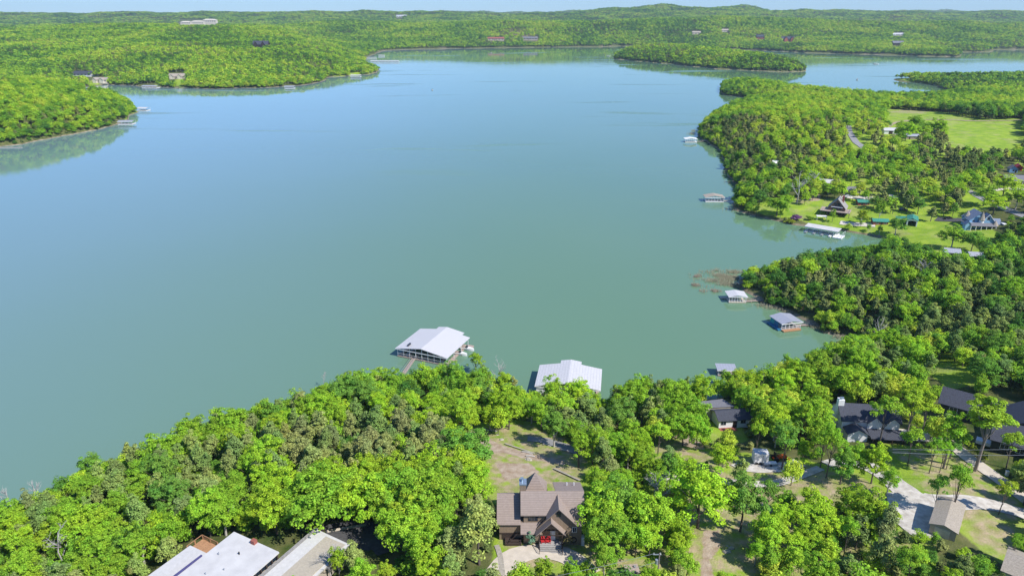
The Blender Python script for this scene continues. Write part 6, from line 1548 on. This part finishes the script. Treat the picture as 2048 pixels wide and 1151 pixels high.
HREF = {'leaf': 10.6, 'cedar': 9.3, 'pine': 16.3, 'bare': 9.5, 'slim': 11.6}
NAME = {'leaf': 'broadleaf_tree', 'cedar': 'cedar_tree', 'pine': 'pine_tree', 'bare': 'bare_tree', 'slim': 'broadleaf_tree'}
WORD = {'leaf': 'broadleaf tree', 'cedar': 'cedar', 'pine': 'tall pine', 'bare': 'bleached bare tree', 'slim': 'slim long stemmed tree'}
recs = []
for k, (kind, x, y, z, h, wdt, sh) in enumerate(TREES):
    px, py = project(x, y, z + h * .6)
    zn = zone_of(float(px), float(py))
    sz = '' if kind in ('pine', 'bare', 'slim') else ('tall ' if h > 10.5 else 'small ' if h < 8 else '')
    recs.append([k, (f'{sz}{sh} {WORD[kind]} {zn}' if sh else f'{WORD[kind]} {zn}'), float(px), f'{WORD[kind]}s {zn}'])
bylab = {}
for r in recs: bylab.setdefault(r[1], []).append(r)
ORD = ['leftmost', 'second from left', 'third from left', 'fourth from left', 'fifth from left', 'sixth from left', 'seventh from left', 'eighth from left', 'ninth from left', 'tenth from left']
LAB = {}
for lb in list(bylab):
    rs = bylab[lb]
    if len(rs) > 18:
        rs.sort(key=lambda r: TREES[r[0]][2]); h_ = len(rs) // 2
        lb_, zn_ = lb, ''
        bylab[lb + ', nearer'] = rs[:h_]; bylab[lb + ', farther'] = rs[h_:]; del bylab[lb]
for lb, rs in bylab.items():
    if len(rs) == 1: LAB[rs[0][0]] = lb; continue
    rs.sort(key=lambda r: r[2])
    n = len(rs)
    for i, r in enumerate(rs):
        if n <= 10: o = ORD[i] if i < n - 1 else 'rightmost'
        else:
            o = ORD[i] if i < 10 else (ORD[n - 1 - i].replace('leftmost', 'rightmost').replace('from left', 'from right') if n - 1 - i < 10 else '')
        LAB[r[0]] = lb + (', ' + o if o else '')
cache = {}
for k, (kind, x, y, z, h, wdt, sh) in enumerate(TREES):
    s = h / HREF[kind]
    t = thing(NAME[kind], LAB[k], WORD[kind].split()[-1] if kind != 'leaf' else 'tree', (x, y, z - .1), random.uniform(0, 6.28), recs[k][3])
    t.scale = (s * wdt, s * wdt, s)
    if kind == 'bare':
        o = link(bpy.data.objects.new('trunk', BARE[k % 3]), t); continue
    pool = {'leaf': BL, 'cedar': CE, 'pine': PI, 'slim': HI}[kind]
    tm, cm = pool[(k * 7 + int(x)) % len(pool)] if not (kind == 'leaf' and h > 9 and wdt > 1) else pool[(k % 3) * 2 % 5]
    link(bpy.data.objects.new('trunk', tm), t)
    c = link(bpy.data.objects.new('crown', cm), t)
    base = (CSHADES if kind == 'cedar' else SHADES)[sh]
    j = random.uniform(.86, 1.14)
    c.color = (base[0] * j * random.uniform(.93, 1.07), base[1] * j, base[2], 1)

def mass(name, label, cat, sets):
    """sets: list of (x, y, z, idx, sc(n,3))"""
    cat_ = [np.concatenate([s[i] for s in sets]) for i in range(5)]
    x, y, z, idx, sc = cat_
    print(name, len(x))
    scatter(name, label, cat, (x, y), z - .15, idx, sc, rng.uniform(0, 6.28, len(x)))
# rest of the near trees
r = ~ind
idx = np.where(ced[r], 4 + rng.integers(0, 2, r.sum()), rng.integers(0, 4, r.sum()))
s = HT[r] / np.where(ced[r], 9.1, 10.6)
# undergrowth: low bushes filling the wooded ground
ux, uy = band(62, 720, 3.9, 1.0)
uz, us, ui = ground(ux, uy, True)
upx, upy = project(ux, uy, uz)
uyd = (upx > 1290) & (upy > 880) & (upy < 1040) & (rng.random(len(ux)) < .6)
usub = (upx > 1450) & (upy < 440) & (upy > 300) & (rng.random(len(ux)) < .75)
um = ~usub & ~uyd & (uz > .3) & (us > .5) & (upx > -500) & (upx < 2650) & (upy < 1400) & free(ux, uy) & visible(ux, uy, uz, 6)
for g_ in GRASS[1:]: um &= ~inpoly(upx, upy, g_)
for g_ in (0, 1.6, 2.6): um &= ~blocked(*project(ux, uy, uz + g_))
ux, uy, uz = ux[um], uy[um], uz[um]
un = len(ux); uidx = np.where(rng.random(un) < .3, 4 + rng.integers(0, 2, un), rng.integers(0, 4, un)); usc = rng.uniform(.26, .46, un)
print('undergrowth', un)
under = (ux, uy, uz - 1.0 * usc * 1.5, uidx, np.stack([usc * 1.1, usc * 1.1, usc], -1))
near_set = (X[r], Y[r], Z[r], idx, np.stack([s * WD[r], s * WD[r], s], -1))
sets = {0: [near_set], 1: [], 2: []}
lid_near = ground(X[r], Y[r], True)[2]
sets[0] = [tuple(a[lid_near == 0] for a in near_set)]
sets[2] = [tuple(a[lid_near == 2] for a in near_set)]
for k in (0, 2):
    q = ui[um] == k; sets[k].append(tuple(a[q] for a in under))
for d0, d1, sp, sc0, slack, coarse in ((720, 1250, 5.4, .92, 8, 0), (1250, 1900, 6.2, .95, 8, 1), (1900, 2750, 7.2, 1.0, 6, 1), (2750, 3700, 9.5, 1.2, 5, 1), (3700, 5200, 14, 1.75, 4, 1), (5200, 7500, 20, 2.3, 3, 1), (7500, 12500, 34, 3.3, 0, 1)):
    x, y = band(d0, d1, sp, .78)
    z, S_, I_ = ground(x, y, True)
    e = 1.2 if d0 < 1800 else 3
    mm = (z > .5) & (S_ > e) & visible(x, y, z, slack)
    x, y, z, I_, S_ = x[mm], y[mm], z[mm], I_[mm], S_[mm]
    px, py = project(x, y, z + 5); gapx = blocked(px, py)
    p2, q2 = project(x, y, z + 10 * sc0); gapx |= blocked(p2, q2)
    if d0 < 1900: p2, q2 = project(x, y, z + 1); gapx |= blocked(p2, q2)
    spit = (I_ == 0) & (d0 >= 1200) & (rng.random(len(x)) < .15)
    thin = (vnoise(x, y, 70, 12) > .96) | (inpoly(px, py, [(1010, 58), (1040, 54), (1080, 74), (1080, 84), (970, 84), (975, 74), (1008, 72)]) & (rng.random(len(x)) < .4))
    mm = ~gapx & ~spit & ~thin
    x, y, z, I_, S_ = x[mm], y[mm], z[mm], I_[mm], S_[mm]
    c_ = rng.random(len(x)) < (.12 + .45 * np.clip((fbm(x, y, 130, 77, 2) - .5) * 4, 0, 1) + .35 * np.clip((fbm(x, y, 420, 78, 2) - .5) * 4, 0, 1))
    n = len(x)
    if coarse: idx = np.where(c_, 9, 6 + rng.integers(0, 3, n))
    else: idx = np.where(c_, 4 + rng.integers(0, 2, n), rng.integers(0, 4, n))
    s = sc0 * rng.uniform(.72, 1.22, n) * np.where(S_ < 14, .85, 1)
    wdt = rng.uniform(.9, 1.3, n)
    zs = s if sc0 < 1.2 else s / sc0 * 1.15
    sc = np.stack([s * wdt, s * wdt, zs], -1)
    for k in (0, 1, 2):
        q = I_ == k
        if q.any(): sets[k].append((x[q], y[q], z[q], idx[q], sc[q]))
# fringe of low growth right at the waterline
for d0, d1, sp, e0, e1, s0, s1 in ((62, 720, 3.0, .15, 7, .30, .62), (720, 1300, 3.6, .3, 12, .40, .80), (1300, 2000, 4.6, .6, 16, .5, .85), (2000, 2800, 6.0, 1.5, 20, .6, .95)):
    x, y = band(d0, d1, sp, .78)
    z, S_, I_ = ground(x, y, True)
    mm = (z > .08) & (S_ > e0) & (S_ < e1) & visible(x, y, z, 4) & free(x, y) & (vnoise(x, y, 26 if d0 < 1300 else 60, 61) > (.18 if d0 < 1300 else .30))
    for g_ in (0, 3.5): mm &= ~blocked(*project(x, y, z + g_))
    if d0 < 720:
        q_ = project(x, y, z)
        for g_ in GRASS: mm &= ~inpoly(q_[0], q_[1], g_)
    x, y, z, I_ = x[mm], y[mm], z[mm], I_[mm]; n = len(x); s = rng.uniform(s0, s1, n)
    idx = (np.where(rng.random(n) < .3, 4, rng.integers(0, 4, n)) if d0 < 1300 else np.where(rng.random(n) < .3, 9, 6 + rng.integers(0, 3, n)))
    sc = np.stack([s * 1.15, s * 1.15, s * .9], -1)
    for k in (0, 1, 2):
        q = I_ == k
        if q.any(): sets[k].append((x[q], y[q], z[q] - .8 * s[q], idx[q], sc[q]))
mass('mainland_wood', 'continuous green wood covering the right hand shore and its headlands', 'woodland', sets[0])
mass('island_wood', 'dense low wood covering the long narrow island', 'woodland', sets[1])
mass('hill_wood', 'wood covering the far shore, the left headlands and the distant hills', 'woodland', sets[2])

# reeds and drowned brush in the shallows
def reeds(name, label, pts, n, spread, h, col):
    g = np.random.default_rng(5 + n); mb = MB()
    for px, py, k in pts:
        cx, cy = at(px, py, 0)
        for _ in range(k):
            x = cx + g.normal() * spread; y = cy + g.normal() * spread * .7
            z0 = max(gz(x, y), -.2) if False else -.15
            for _ in range(4):
                hh = h * g.uniform(.5, 1.2); dx, dy = g.normal(size=2) * .35
                mb.add([(x - .03, y, z0), (x + .03, y, z0), (x + dx + .03, y + dy, z0 + hh), (x + dx - .03, y + dy, z0 + hh)], [(0, 1, 2, 3)])
    o = part(name, mb, col, None); o['kind'] = 'stuff'; o['label'] = label; o['category'] = 'brush'
M['reed'] = mat('dry_brush', (.30, .29, .20), .9, .3, 2)
M['reed_red'] = mat('reddish_brush', (.30, .24, .18), .9, .3, 2)
reeds('brush', 'dry leafless brush standing in the shallows off the wooded point',
      [(1462, 556, 220), (1440, 552, 200), (1450, 568, 190), (1425, 562, 130), (1475, 572, 150), (1468, 545, 150), (1452, 560, 200), (1400, 552, 24), (1415, 545, 34), (1432, 542, 40), (1410, 575, 14), (1392, 560, 12)], 1, 1.9, 1.15, M['reed'])
reeds('brush', 'small reddish brush tufts farther out off the wooded point', [(1392, 571, 50), (1394, 554, 35), (1431, 583, 50), (1407, 583, 18)], 2, 1.0, 1.2, M['reed_red'])
reeds('brush', 'pale brush along the waterline beside the two small point docks', [(1525, 612, 60), (1545, 617, 60), (1570, 624, 50), (1632, 655, 70), (1655, 664, 60), (1500, 600, 40), (1680, 676, 60), (1650, 712, 50), (1640, 716, 40)], 3, 1.5, 1.2, M['reed'])
reeds('brush', 'brush fringe at the water edge above the white gabled dock', [(1476, 415, 60), (1468, 420, 40), (1466, 366, 40), (1455, 345, 40), (1385, 268, 60), (1390, 262, 50)], 4, 2.4, 1.5, M['reed'])

# ------------------------------------------------------------------ air
hz = MB(); hz.box(-15900, 15900, -390, 15400, -4.2, 330)
haze = part('haze', hz, None, None)
hm = bpy.data.materials.new('haze'); hm.use_nodes = True
nt = hm.node_tree; nt.nodes.clear()
ho = nt.nodes.new('ShaderNodeOutputMaterial'); pv = nt.nodes.new('ShaderNodeVolumePrincipled')
pv.inputs['Color'].default_value = (.66, .88, 1, 1); pv.inputs['Density'].default_value = 6e-5; pv.inputs['Anisotropy'].default_value = .2
nt.links.new(pv.outputs[0], ho.inputs['Volume'])
haze.data.materials.clear(); haze.data.materials.append(hm)
haze['kind'] = 'stuff'; haze['label'] = 'thin blue summer haze over the lake and hills'; haze['category'] = 'haze'
